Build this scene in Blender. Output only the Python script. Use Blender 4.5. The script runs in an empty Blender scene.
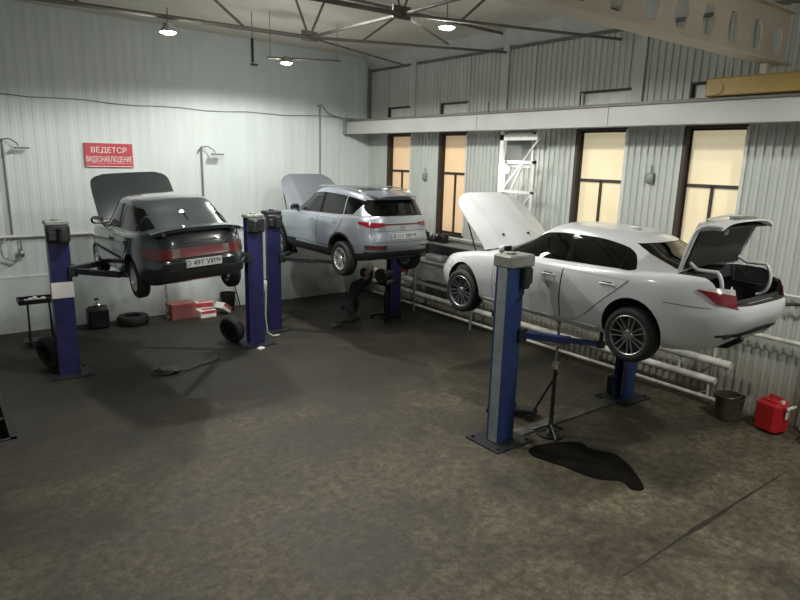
import bpy, bmesh, math, random
from mathutils import Vector, Matrix
random.seed(7)
PI = math.pi
SC = bpy.context.scene
COL = SC.collection

# ------------------------------------------------------------------ materials
def _nt(name):
    m = bpy.data.materials.new(name); m.use_nodes = True
    nt = m.node_tree; b = nt.nodes['Principled BSDF']
    return m, nt, b
def N(nt, t, **kw):
    n = nt.nodes.new(t)
    for k, v in kw.items():
        if hasattr(n, k): setattr(n, k, v)
        else: n.inputs[k].default_value = v
    return n
def mat(name, col, rough=.5, metal=0., var=.12, scale=6., coat=0., bump=0., bscale=40., col2=None, contrast=None):
    """plain procedural paint / plastic / metal with a little uneven tone"""
    m, nt, b = _nt(name)
    tc = N(nt, 'ShaderNodeTexCoord')
    no = N(nt, 'ShaderNodeTexNoise'); no.inputs['Scale'].default_value = scale; no.inputs['Detail'].default_value = 6
    nt.links.new(tc.outputs['Object'], no.inputs['Vector'])
    cr = N(nt, 'ShaderNodeValToRGB')
    c2 = col2 if col2 else tuple(max(0, c*(1-var*2)) for c in col)
    lo, hi = contrast if contrast else (.3, .7)
    cr.color_ramp.elements[0].position = lo; cr.color_ramp.elements[1].position = hi
    cr.color_ramp.elements[0].color = (*c2, 1); cr.color_ramp.elements[1].color = (*col, 1)
    nt.links.new(no.outputs['Fac'], cr.inputs['Fac']); nt.links.new(cr.outputs['Color'], b.inputs['Base Color'])
    b.inputs['Roughness'].default_value = rough; b.inputs['Metallic'].default_value = metal
    b.inputs['Coat Weight'].default_value = coat; b.inputs['Coat Roughness'].default_value = .08
    if bump:
        n2 = N(nt, 'ShaderNodeTexNoise'); n2.inputs['Scale'].default_value = bscale
        nt.links.new(tc.outputs['Object'], n2.inputs['Vector'])
        bp = N(nt, 'ShaderNodeBump'); bp.inputs['Strength'].default_value = bump; bp.inputs['Distance'].default_value = .01
        nt.links.new(n2.outputs['Fac'], bp.inputs['Height']); nt.links.new(bp.outputs['Normal'], b.inputs['Normal'])
    return m
def emis(name, col, strength, base=None):
    m, nt, b = _nt(name)
    b.inputs['Base Color'].default_value = (*(base or col), 1)
    b.inputs['Emission Color'].default_value = (*col, 1); b.inputs['Emission Strength'].default_value = strength
    return m
def glassmat(name, tint, refl=.9):
    m, nt, b = _nt(name); nt.nodes.remove(b)
    out = nt.nodes['Material Output']
    tr = N(nt, 'ShaderNodeBsdfTransparent'); tr.inputs['Color'].default_value = (*tint, 1)
    gl = N(nt, 'ShaderNodeBsdfGlossy'); gl.inputs['Color'].default_value = (refl, refl, refl, 1); gl.inputs['Roughness'].default_value = .03
    fr = N(nt, 'ShaderNodeFresnel'); fr.inputs['IOR'].default_value = 1.6
    mx = N(nt, 'ShaderNodeMixShader')
    nt.links.new(fr.outputs[0], mx.inputs[0]); nt.links.new(tr.outputs[0], mx.inputs[1]); nt.links.new(gl.outputs[0], mx.inputs[2])
    nt.links.new(mx.outputs[0], out.inputs['Surface'])
    return m
M = {}
M['pillar_black'] = mat('gloss_black_trim', (.010, .010, .011), .12, 0, .1, 8)
M['white_paint'] = mat('white_car_paint', (.53, .55, .555), .30, 0, .05, 2.5, .6)
M['silver_paint'] = mat('silver_car_paint', (.42, .46, .52), .28, .7, .04, 2.0, .6)
M['dark_paint'] = mat('dark_car_paint', (.022, .030, .032), .22, .1, .1, 2.0, 1.0)
M['black_plastic'] = mat('black_plastic', (.018, .019, .02), .6, 0, .15, 8)
M['liner'] = mat('arch_liner', (.012, .012, .012), .85)
M['interior'] = mat('car_interior', (.03, .03, .032), .8, 0, .2, 9)
M['seat_fabric'] = mat('seat_fabric', (.05, .05, .055), .9, 0, .2, 30)
M['rubber'] = mat('tyre_rubber', (.014, .014, .014), .75, 0, .2, 20)
M['alloy'] = mat('alloy_rim', (.33, .34, .35), .35, .85, .1, 12)
M['alloy_light'] = mat('light_alloy_rim', (.68, .69, .70), .35, .7, .06, 12)
M['brake'] = mat('brake_disc', (.10, .09, .085), .5, .6, .2, 14)
M['chrome'] = mat('chrome', (.75, .75, .75), .12, 1., .03)
M['red_lens'] = mat('red_lens', (.20, .008, .018), .15, 0, .15, 25, .8)
M['dark_red_lens'] = mat('dark_red_lens', (.12, .012, .016), .2, 0, .15, 25, .6)
M['dull_lens'] = mat('dull_reversing_lens', (.20, .14, .14), .2, 0, .15, 20, .5)
M['clear_lens'] = mat('clear_lens', (.62, .60, .58), .15, .2, .1, 20, .8)
M['plate'] = mat('number_plate', (.60, .61, .62), .45, 0, .04)
M['plate_ink'] = mat('plate_ink', (.03, .03, .035), .6)
M['glass'] = glassmat('tinted_glass', (.16, .18, .18))
M['glass_dark_tint'] = glassmat('dark_tinted_glass', (.02, .024, .025))
M['glass_light'] = glassmat('light_glass', (.42, .46, .45))
M['lift_blue'] = mat('lift_blue', (.022, .048, .165), .42, 0, .16, 7, .15, .12, 9)
M['lift_navy'] = mat('lift_dark_blue', (.020, .022, .105), .42, 0, .16, 7, .15, .12, 9)
M['lift_grey'] = mat('lift_grey', (.20, .22, .22), .5, .1, .15, 10)
M['lift_cap'] = mat('lift_cap_grey', (.26, .28, .25), .5, .1, .15, 10)
M['lift_dark'] = mat('lift_dark_steel', (.030, .034, .036), .55, .3, .2, 10)
M['oily'] = mat('oily_steel', (.02, .02, .022), .4, .4, .2, 12)
M['steel'] = mat('bare_steel', (.32, .32, .31), .4, .8, .12, 10)
M['white_enamel'] = mat('white_enamel', (.66, .67, .64), .45, 0, .1, 5)
M['pipe_white'] = mat('old_white_pipe_paint', (.74, .73, .66), .5, 0, .18, 5)
M['beam_white'] = mat('runway_beam_paint', (.41, .42, .40), .55, 0, .07, 1.3)
M['crane_cream'] = mat('crane_cream_paint', (.62, .53, .43), .55, 0, .06, 2)
M['crane_yellow'] = mat('crane_yellow_paint', (.36, .25, .06), .5, 0, .12, 3)
M['truss_grey'] = mat('truss_paint', (.17, .16, .14), .6, .1, .15, 4)
M['dark_frame'] = mat('brown_window_frame', (.045, .032, .026), .6, 0, .2, 8)
M['black_rod'] = mat('black_cable', (.03, .03, .03), .6)
M['grey_panel'] = mat('grey_metal_panel', (.25, .27, .26), .5, .2, .15, 3)
M['red_plastic'] = mat('red_plastic', (.55, .018, .025), .35, 0, .08, 8)
M['dull_red'] = mat('dull_red_box', (.26, .035, .035), .7, 0, .15, 6)
M['pink_card'] = mat('reddish_card', (.33, .12, .11), .75, 0, .12, 12)
M['white_card'] = mat('white_card', (.75, .73, .71), .7, 0, .06, 12)
M['red_card'] = mat('red_card', (.48, .06, .06), .6, 0, .1, 12)
M['patch_black'] = mat('dark_floor_patch', (.007, .0065, .0055), .75, 0, .3, 4)
M['cloth_black'] = mat('black_workwear', (.014, .016, .020), .9, 0, .2, 14)
M['cloth_green'] = mat('dark_jacket', (.020, .028, .027), .9, 0, .2, 14)
M['skin'] = mat('skin', (.45, .29, .22), .6, 0, .06, 14)
M['hair'] = mat('dark_hair', (.02, .015, .012), .8)
M['boot'] = mat('boot_leather', (.06, .055, .05), .6)
M['sign_red'] = mat('sign_red', (.50, .035, .06), .45, 0, .12, 3)
M['sign_white'] = mat('sign_white', (.80, .76, .74), .5, 0, .03)
M['engine'] = mat('engine_metal', (.06, .06, .06), .5, .4, .3, 12)
M['lamp_lens'] = emis('lamp_lens', (1., .98, .93), 45.)
M['work_lens'] = emis('work_lamp_lens', (1., .98, .93), 30.)
M['lamp_body'] = mat('lamp_housing', (.35, .36, .36), .4, .6)
M['pit_wall'] = mat('pit_wall', (.05, .05, .045), .8)

M['old_bucket'] = mat('rusty_bucket', (.085, .072, .05), .7, 0, .3, 9)
for k_ in ('patch_black', 'pillar_black'): M[k_].node_tree.nodes['Principled BSDF'].inputs['Specular IOR Level'].default_value = .08
def wall_mat(name, ca, cb, cgrime, grime, streak=True):
    m, nt, b = _nt(name)
    tc = N(nt, 'ShaderNodeTexCoord'); mp = N(nt, 'ShaderNodeMapping'); mp.inputs['Scale'].default_value = (1.4, 1.4, .22)
    nt.links.new(tc.outputs['Object'], mp.inputs['Vector'])
    n1 = N(nt, 'ShaderNodeTexNoise'); n1.inputs['Scale'].default_value = 3.; n1.inputs['Detail'].default_value = 8
    nt.links.new(mp.outputs[0], n1.inputs['Vector'])
    cr = N(nt, 'ShaderNodeValToRGB'); cr.color_ramp.elements[0].position = .3; cr.color_ramp.elements[1].position = .7
    cr.color_ramp.elements[0].color = (*cb, 1); cr.color_ramp.elements[1].color = (*ca, 1)
    nt.links.new(n1.outputs['Fac'], cr.inputs['Fac'])
    # splash dirt climbing from the floor
    sp = N(nt, 'ShaderNodeSeparateXYZ'); nt.links.new(tc.outputs['Object'], sp.inputs[0])
    n2 = N(nt, 'ShaderNodeTexNoise'); n2.inputs['Scale'].default_value = 2.2; n2.inputs['Detail'].default_value = 7
    nt.links.new(tc.outputs['Object'], n2.inputs['Vector'])
    ad = N(nt, 'ShaderNodeMath', operation='MULTIPLY_ADD'); ad.inputs[1].default_value = 1.3; 
    nt.links.new(n2.outputs['Fac'], ad.inputs[0]); 
    ng = N(nt, 'ShaderNodeMath', operation='MULTIPLY'); ng.inputs[1].default_value = -1.; nt.links.new(sp.outputs[2], ng.inputs[0])
    nt.links.new(ng.outputs[0], ad.inputs[2])
    rg = N(nt, 'ShaderNodeMapRange'); rg.inputs[1].default_value = -.6 + (1-grime)*.6; rg.inputs[2].default_value = .75
    rg.inputs[3].default_value = 0; rg.inputs[4].default_value = .85
    nt.links.new(ad.outputs[0], rg.inputs[0])
    mx = N(nt, 'ShaderNodeMixRGB'); mx.inputs[2].default_value = (*cgrime, 1)
    nt.links.new(rg.outputs[0], mx.inputs[0]); nt.links.new(cr.outputs['Color'], mx.inputs[1])
    nt.links.new(mx.outputs[0], b.inputs['Base Color'])
    b.inputs['Roughness'].default_value = .5
    return m
M['wall_back'] = wall_mat('white_sheet_wall', (.60, .66, .65), (.54, .60, .595), (.26, .27, .25), .5)
M['wall_right'] = wall_mat('painted_sheet_wall', (.50, .53, .495), (.42, .45, .415), (.20, .165, .105), 1.6)
M['ceiling'] = wall_mat('ceiling_panels', (.68, .64, .56), (.61, .575, .50), (.3, .3, .3), .0)

def floor_mat():
    m, nt, b = _nt('stained_concrete')
    tc = N(nt, 'ShaderNodeTexCoord')
    def noise(s, d=8, r=.6, dist=0.):
        n = N(nt, 'ShaderNodeTexNoise'); n.inputs['Scale'].default_value = s; n.inputs['Detail'].default_value = d
        n.inputs['Roughness'].default_value = r; n.inputs['Distortion'].default_value = dist
        nt.links.new(tc.outputs['Object'], n.inputs['Vector']); return n
    a = noise(.8, 12, .70, .25); c = noise(9., 14, .82, .1); o = noise(.33, 6, .65, .8)
    cr = N(nt, 'ShaderNodeValToRGB'); e = cr.color_ramp.elements
    e[0].position = .32; e[0].color = (.022, .018, .011, 1); e[1].position = .68; e[1].color = (.130, .109, .074, 1)
    nt.links.new(a.outputs['Fac'], cr.inputs['Fac'])
    cr2 = N(nt, 'ShaderNodeValToRGB'); e = cr2.color_ramp.elements
    e[0].position = .42; e[0].color = (.66, .65, .62, 1); e[1].position = .72; e[1].color = (2.6, 2.6, 2.5, 1)
    nt.links.new(c.outputs['Fac'], cr2.inputs['Fac'])
    mu = N(nt, 'ShaderNodeMixRGB', blend_type='MULTIPLY'); mu.inputs[0].default_value = 1.
    nt.links.new(cr.outputs['Color'], mu.inputs[1]); nt.links.new(cr2.outputs['Color'], mu.inputs[2])
    # oily dirt and overall darkening towards the back wall, ragged outline
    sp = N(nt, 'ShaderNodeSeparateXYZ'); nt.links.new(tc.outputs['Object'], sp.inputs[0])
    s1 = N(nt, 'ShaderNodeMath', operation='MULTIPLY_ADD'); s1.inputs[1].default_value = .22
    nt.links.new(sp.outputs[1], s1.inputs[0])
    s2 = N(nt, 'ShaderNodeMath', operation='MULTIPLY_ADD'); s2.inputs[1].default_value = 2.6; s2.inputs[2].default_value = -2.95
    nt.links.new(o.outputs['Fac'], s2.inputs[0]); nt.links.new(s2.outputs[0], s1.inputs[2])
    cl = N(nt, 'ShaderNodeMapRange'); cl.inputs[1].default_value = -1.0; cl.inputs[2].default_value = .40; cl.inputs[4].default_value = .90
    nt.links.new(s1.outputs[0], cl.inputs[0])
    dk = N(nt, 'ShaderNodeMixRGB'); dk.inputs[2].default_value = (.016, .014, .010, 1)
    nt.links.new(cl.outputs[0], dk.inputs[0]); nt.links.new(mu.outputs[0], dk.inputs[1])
    nt.links.new(dk.outputs[0], b.inputs['Base Color'])
    rr = N(nt, 'ShaderNodeMapRange'); rr.inputs[1].default_value = .3; rr.inputs[2].default_value = .7; rr.inputs[3].default_value = .55; rr.inputs[4].default_value = .85
    nt.links.new(a.outputs['Fac'], rr.inputs[0]); nt.links.new(rr.outputs[0], b.inputs['Roughness'])
    bp = N(nt, 'ShaderNodeBump'); bp.inputs['Strength'].default_value = .15; bp.inputs['Distance'].default_value = .01
    nt.links.new(c.outputs['Fac'], bp.inputs['Height']); nt.links.new(bp.outputs['Normal'], b.inputs['Normal'])
    return m
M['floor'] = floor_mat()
def pane_mat(name, ca, cb, strength):
    m, nt, b = _nt(name)
    tc = N(nt, 'ShaderNodeTexCoord'); n = N(nt, 'ShaderNodeTexNoise'); n.inputs['Scale'].default_value = 1.6; n.inputs['Detail'].default_value = 3
    nt.links.new(tc.outputs['Object'], n.inputs['Vector'])
    cr = N(nt, 'ShaderNodeValToRGB'); cr.color_ramp.elements[0].position = .3; cr.color_ramp.elements[1].position = .7
    cr.color_ramp.elements[0].color = (*cb, 1); cr.color_ramp.elements[1].color = (*ca, 1)
    nt.links.new(n.outputs['Fac'], cr.inputs['Fac'])
    nt.links.new(cr.outputs['Color'], b.inputs['Base Color']); nt.links.new(cr.outputs['Color'], b.inputs['Emission Color'])
    b.inputs['Emission Strength'].default_value = strength; b.inputs['Roughness'].default_value = .35
    return m
M['pane_cream'] = pane_mat('lit_cream_pane', (.80, .70, .48), (.74, .63, .41), .36)
M['pane_orange'] = pane_mat('lit_peach_pane', (.80, .58, .36), (.74, .52, .31), .28)

# ------------------------------------------------------------------ object helpers
def tag(o, label=None, cat=None, group=None, kind=None):
    if label: o['label'] = label
    if cat: o['category'] = cat
    if group: o['group'] = group
    if kind: o['kind'] = kind
    return o
def thing(name, label, cat, loc=(0, 0, 0), rotz=0., group=None):
    o = bpy.data.objects.new(name, None); COL.objects.link(o); o.empty_display_size = .1
    o.location = loc; o.rotation_euler = (0, 0, rotz)
    return tag(o, label, cat, group)
def link_mesh(name, me, mats, parent=None, smooth=None):
    if not isinstance(mats, (list, tuple)): mats = [mats]
    if len(me.materials) == 0:
        for m in mats: me.materials.append(m)
    o = bpy.data.objects.new(name, me); COL.objects.link(o)
    if parent is not None: o.parent = parent
    if smooth is not None:
        for p in me.polygons: p.use_smooth = True
        me.set_sharp_from_angle(angle=math.radians(smooth))
    return o
def copy_tree(o, parent=None):
    c = o.copy(); COL.objects.link(c)
    if parent is not None: c.parent = parent
    for ch in list(o.children): copy_tree(ch, c)
    return c

class MB:
    def __init__(s): s.v = []; s.f = []; s.mi = []; s.cm = 0
    def add(s, vs, fs, T=None):
        k = len(s.v)
        for v in vs:
            v = Vector(v); s.v.append(tuple(T @ v) if T else tuple(v))
        for f in fs: s.f.append([i+k for i in f]); s.mi.append(s.cm)
        return s
    def box(s, a, b, ch=0., T=None):
        x0, x1 = sorted((a[0], b[0])); y0, y1 = sorted((a[1], b[1])); z0, z1 = sorted((a[2], b[2]))
        c = min(ch, (x1-x0)*.45, (y1-y0)*.45, (z1-z0)*.45)
        if c <= 0:
            vs = [(x0,y0,z0),(x1,y0,z0),(x1,y1,z0),(x0,y1,z0),(x0,y0,z1),(x1,y0,z1),(x1,y1,z1),(x0,y1,z1)]
            fs = [(0,3,2,1),(4,5,6,7),(0,1,5,4),(1,2,6,5),(2,3,7,6),(3,0,4,7)]
        else:
            def ring(z, i):
                X0, X1, Y0, Y1 = x0+i, x1-i, y0+i, y1-i
                k = c*.6 if i else c
                return [(X0+k,Y0,z),(X1-k,Y0,z),(X1,Y0+k,z),(X1,Y1-k,z),(X1-k,Y1,z),(X0+k,Y1,z),(X0,Y1-k,z),(X0,Y0+k,z)]
            vs = ring(z0, c)+ring(z0+c, 0)+ring(z1-c, 0)+ring(z1, c)
            fs = [tuple(range(7, -1, -1)), tuple(range(24, 32))]
            for r in range(3):
                for i in range(8):
                    j = (i+1) % 8; fs.append((r*8+i, r*8+j, r*8+8+j, r*8+8+i))
        return s.add(vs, fs, T)
    def tube(s, pts, r, n=10, closed=False, cap=True):
        pts = [Vector(p) for p in pts]; rs = r if isinstance(r, (list, tuple)) else [r]*len(pts)
        vs = []; fs = []; prev = None
        for i, p in enumerate(pts):
            if closed: d = pts[(i+1) % len(pts)]-pts[i-1]
            elif i == 0: d = pts[1]-p
            elif i == len(pts)-1: d = p-pts[-2]
            else: d = (pts[i+1]-p).normalized()+(p-pts[i-1]).normalized()
            d.normalize()
            if prev is None:
                u = d.orthogonal().normalized()
            else:
                u = (prev-d*prev.dot(d)); u = u.normalized() if u.length > 1e-6 else d.orthogonal().normalized()
            prev = u; w = d.cross(u)
            for k in range(n):
                a = 2*PI*k/n; vs.append(p+(u*math.cos(a)+w*math.sin(a))*rs[i])
        m = len(pts)
        for i in range(m if closed else m-1):
            for k in range(n):
                a = i*n+k; b = i*n+(k+1) % n; c = ((i+1) % m)*n+(k+1) % n; d = ((i+1) % m)*n+k
                fs.append((a, b, c, d))
        if cap and not closed:
            fs.append(tuple(range(n-1, -1, -1))); fs.append(tuple(range((m-1)*n, m*n)))
        return s.add(vs, fs)
    def lathe(s, prof, n=32, T=None, closed=False):
        """prof: (r, h) about local z"""
        vs = []; fs = []; m = len(prof)
        for (r, h) in prof:
            for k in range(n):
                a = 2*PI*k/n; vs.append((max(r, 1e-4)*math.cos(a), max(r, 1e-4)*math.sin(a), h))
        for i in range(m if closed else m-1):
            for k in range(n):
                j = (i+1) % m
                fs.append((i*n+k, i*n+(k+1) % n, j*n+(k+1) % n, j*n+k))
        if not closed:
            fs.append(tuple(range(n-1, -1, -1))); fs.append(tuple(range((m-1)*n, m*n)))
        return s.add(vs, fs, T)
    def prism(s, poly, axis, a, b):
        """poly in the two other axes (cyclic order kept), extruded along axis from a to b"""
        def P(p, t):
            return {0: (t, p[0], p[1]), 1: (p[0], t, p[1]), 2: (p[0], p[1], t)}[axis]
        n = len(poly); vs = [P(p, a) for p in poly]+[P(p, b) for p in poly]
        fs = [tuple(range(n-1, -1, -1)), tuple(range(n, 2*n))]+[(i, (i+1) % n, n+(i+1) % n, n+i) for i in range(n)]
        return s.add(vs, fs)
    def mesh(s, name='m', fix=True):
        me = bpy.data.meshes.new(name); me.from_pydata(s.v, [], s.f)
        if s.cm or any(s.mi):
            for p, i in zip(me.polygons, s.mi): p.material_index = i
        if fix:
            bm = bmesh.new(); bm.from_mesh(me); bmesh.ops.recalc_face_normals(bm, faces=bm.faces); bm.to_mesh(me); bm.free()
        me.validate(); return me
    def build(s, name, mats, parent=None, smooth=None, label=None):
        o = link_mesh(name, s.mesh(name), mats, parent, smooth)
        if label: o['label'] = label
        return o
def bar_T(p, q):
    """matrix taking local z 0..L onto p->q"""
    p = Vector(p); q = Vector(q); d = q-p
    return Matrix.Translation(p) @ d.to_track_quat('Z', 'Y').to_matrix().to_4x4(), d.length
def ibeam(mb, p, q, w, h):
    T, L = bar_T(p, q); mb.box((-w/2, -h/2, 0), (w/2, h/2, L), 0, T)

def pchip(pts):
    xs = [p[0] for p in pts]; ys = [p[1] for p in pts]; n = len(xs)
    if n == 1: return lambda x: ys[0]
    h = [xs[i+1]-xs[i] for i in range(n-1)]; d = [(ys[i+1]-ys[i])/h[i] for i in range(n-1)]
    m = [0.]*n; m[0] = d[0]; m[-1] = d[-1]
    for i in range(1, n-1):
        if d[i-1]*d[i] > 0:
            w1 = 2*h[i]+h[i-1]; w2 = h[i]+2*h[i-1]; m[i] = (w1+w2)/(w1/d[i-1]+w2/d[i])
    def f(x):
        if x <= xs[0]: return ys[0]
        if x >= xs[-1]: return ys[-1]
        i = 0
        while x > xs[i+1]: i += 1
        t = (x-xs[i])/h[i]; t2 = t*t; t3 = t2*t
        return (2*t3-3*t2+1)*ys[i]+(t3-2*t2+t)*h[i]*m[i]+(-2*t3+3*t2)*ys[i+1]+(t3-t2)*h[i]*m[i+1]
    return f
def lin(pts):
    def f(x):
        if x <= pts[0][0]: return pts[0][1]
        for a, b in zip(pts, pts[1:]):
            if x <= b[0]: return a[1]+(b[1]-a[1])*(x-a[0])/(b[0]-a[0])
        return pts[-1][1]
    return f

# ------------------------------------------------------------------ car body surface
class Shell:
    def __init__(s, W, zb, zt, yr, yf, wp, tp=None, crown=.04, nf=4., nr=5., M_=132):
        s.W = W; s.zb = pchip(zb); s.zt = pchip(zt); s.yr = pchip(yr); s.yf = pchip(yf); s.wp = pchip(wp)
        s.tp = pchip(tp) if tp else (lambda y: 1.); s.crown = crown; s.nf = nf; s.nr = nr; s.M = M_
        Lh = (s.yf(.5)-s.yr(.5))/2; K = 4000; pts = []
        for i in range(K+1):
            a = -PI/2+2*PI*i/K; c, q = math.cos(a), math.sin(a); n = nf if q > 0 else nr
            pts.append((math.copysign(abs(c)**(2/n), c), math.copysign(abs(q)**(2/n), q)))
        L = [0.]
        for a, b in zip(pts, pts[1:]): L.append(L[-1]+math.hypot((b[0]-a[0])*W, (b[1]-a[1])*Lh))
        s.pts = pts; s.L = L; s.tab = []
        j = 0; RES = 1200
        for i in range(RES+1):
            t = L[-1]*i/RES
            while j < K-1 and L[j+1] < t: j += 1
            u = (t-L[j])/max(1e-9, L[j+1]-L[j]); s.tab.append((pts[j][0]+(pts[j+1][0]-pts[j][0])*u, pts[j][1]+(pts[j+1][1]-pts[j][1])*u))
        s.RES = RES
    def unit(s, a):
        a = (a % 1.)*s.RES; i = int(a); u = a-i; p = s.tab[i]; q = s.tab[min(i+1, s.RES)]
        return p[0]+(q[0]-p[0])*u, p[1]+(q[1]-p[1])*u
    def zd(s, x, y):
        return s.zt(y)+s.crown*(1-min(1., (x/(s.W*s.wp(1.)))**2))
    def P(s, a, t):
        sx, sy = s.unit(a); f, r = s.yf(t), s.yr(t); y = (f+r)/2+sy*(f-r)/2; x = sx*s.W*s.wp(t)*s.tp(y)
        b = s.zb(y); return Vector((x, y, b+(s.zd(x, y)-b)*t))
    def t_of(s, y, z):
        b = s.zb(y); x = s.W*s.wp(1.)
        return min(1., max(0., (z-b)/(s.zd(x, y)-b)))
    def side(s, y, z, sg=-1):
        t = s.t_of(y, z); f, r = s.yf(t), s.yr(t); sy = max(-1, min(1, (y-(f+r)/2)/((f-r)/2))); n = s.nf if sy > 0 else s.nr
        return Vector((sg*s.W*s.wp(t)*s.tp(y)*(1-abs(sy)**n)**(1/n), y, z))
    def end(s, x, z, front=False):
        y = 0
        for _ in range(8):
            t = min(1., max(0., (z-s.zb(y))/(s.zd(x, y)-s.zb(y)))) if _ else .6
            f, r = s.yf(t), s.yr(t); n = s.nf if front else s.nr
            y0 = f if front else r
            sx = min(.9999, abs(x)/(s.W*s.wp(t)*s.tp(y0)))
            y = (f+r)/2+(1 if front else -1)*(f-r)/2*(1-sx**n)**(1/n)
        return Vector((x, y, z))
    def top(s, x, y): return Vector((x, y, s.zd(x, y)))
    def loop(s, a, z):
        """point at loop fraction a and height z"""
        t = .5
        for _ in range(6):
            p = s.P(a, t); b = s.zb(p.y); t = min(1., max(0., (z-b)/(s.zd(p.x, p.y)-b)))
        return s.P(a, t)
    def a_of(s, y=None, x=None, z=.8, left=True):
        """loop fraction on the rear-left quarter where the side is at y, or the rear at x"""
        best = None
        for i in range(0, 401):
            a = -.25*i/400*1.6 if left else .25*i/400*1.6
            p = s.loop(a, z); e = abs(p.y-y) if y is not None else abs(abs(p.x)-abs(x))
            if y is not None and i < 30: continue
            if best is None or e < best[0]: best = (e, a)
        return best[1]
    def mesh(s, mb, ts, K=14):
        M_ = s.M; base = len(mb.v); vs = []; fs = []
        for t in ts:
            for i in range(M_): vs.append(s.P(i/M_, t))
        nl = len(ts)
        def cap(t, top):
            rings = []
            f, r = s.yf(t), s.yr(t); mid = (f+r)/2
            for k in range(1, K):
                q = 1-k/K; st = len(vs); rings.append(st)
                for i in range(M_):
                    p = s.P(i/M_, t); x = p.x*q; y = mid+(p.y-mid)*q; vs.append((x, y, s.zd(x, y) if top else s.zb(y)))
            vs.append((0, mid, s.zd(0, mid) if top else s.zb(mid))); return rings, len(vs)-1
        for l in range(nl-1):
            for i in range(M_):
                j = (i+1) % M_; fs.append((l*M_+i, l*M_+j, (l+1)*M_+j, (l+1)*M_+i))
        for t, top in ((ts[0], False), (ts[-1], True)):
            rings, c = cap(t, top); st = 0 if not top else (nl-1)*M_
            for rg in rings:
                for i in range(M_):
                    j = (i+1) % M_; q = (st+i, st+j, rg+j, rg+i); fs.append(q if top else q[::-1])
                st = rg
            for i in range(M_):
                j = (i+1) % M_; q = (st+i, st+j, c); fs.append(q if top else q[::-1])
        mb.add(vs, fs); return mb

def boolean(base_me, ops, mats):
    """exact booleans through the depsgraph; each op: (mode, mesh). A cut that wrecks the shell is nudged and tried again"""
    cur = base_me
    area = lambda m: sum(p.area for p in m.polygons)
    def one(me, mode, cut, solver, nudge):
        o = bpy.data.objects.new('tmp_base', me); c = bpy.data.objects.new('tmp_cut', cut); COL.objects.link(o); COL.objects.link(c)
        c.location = (nudge*.7, nudge, -nudge*.6)
        md = o.modifiers.new('b', 'BOOLEAN'); md.operation = mode; md.object = c; md.solver = solver; md.material_mode = 'TRANSFER'
        dg = bpy.context.evaluated_depsgraph_get(); dg.update()
        r = bpy.data.meshes.new_from_object(o.evaluated_get(dg), preserve_all_data_layers=False, depsgraph=dg)
        bpy.data.objects.remove(o); bpy.data.objects.remove(c); return r
    for mode, cut in ops:
        a0 = area(cur); best = None
        for k in (0, 1, -1, 2, -2, 3):
            r = one(cur, mode, cut, 'EXACT', k*.0017); a1 = area(r)
            if a1 > a0*.72 and len(r.polygons) > .6*len(cur.polygons): best = r; break
            print('boolean retry', mode, len(cur.polygons), a0, '->', len(r.polygons), a1)
        if best is not None: cur = best
        else: print('boolean skipped')
    return cur
def ruled(fn, a_vals, lo, hi, nb, off=.003, th=.004, flip=None, mb=None):
    """panel on a surface fn(a,b), b from lo(a) to hi(a); off lifts it outwards, th is its thickness"""
    mb = mb or MB(); na = len(a_vals); e = 2e-3
    out = []; inn = []
    for a in a_vals:
        l, h = lo(a), hi(a)
        for j in range(nb+1):
            b = l+(h-l)*j/nb
            p = fn(a, b); u = fn(a+e, b)-fn(a-e, b); v = fn(a, b+e)-fn(a, b-e); n = u.cross(v)
            if n.length < 1e-12: n = Vector((0, 0, 1))
            n.normalize()
            if n.dot(flip) < 0: n = -n
            out.append(p+n*off); inn.append(p+n*(off-th))
    m = nb+1; k = na*m; fs = []
    for i in range(na-1):
        for j in range(nb):
            q = (i*m+j, (i+1)*m+j, (i+1)*m+j+1, i*m+j+1); fs.append(q); fs.append(tuple(k+x for x in q[::-1]))
    for i in range(na-1):
        for j in (0, nb):
            a, b = i*m+j, (i+1)*m+j; fs.append((a, b, k+b, k+a))
    for j in range(nb):
        for i in (0, na-1):
            a, b = i*m+j, i*m+j+1; fs.append((a, b, k+b, k+a))
    mb.add(out+inn, fs); return mb
def rng(a, b, n): return [a+(b-a)*i/n for i in range(n+1)]
def text_mesh(mb, s, size, T, th=.003, bold=0.0):
    cu = bpy.data.curves.new('t', 'FONT'); cu.body = s; cu.size = size; cu.align_x = 'CENTER'; cu.align_y = 'CENTER'; cu.extrude = th; cu.offset = bold
    o = bpy.data.objects.new('t', cu); COL.objects.link(o)
    dg = bpy.context.evaluated_depsgraph_get(); me = bpy.data.meshes.new_from_object(o.evaluated_get(dg))
    mb.add([v.co.copy() for v in me.vertices], [tuple(p.vertices) for p in me.polygons], T)
    bpy.data.objects.remove(o); bpy.data.meshes.remove(me)
RX90 = Matrix.Rotation(PI/2, 4, 'X')

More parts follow.
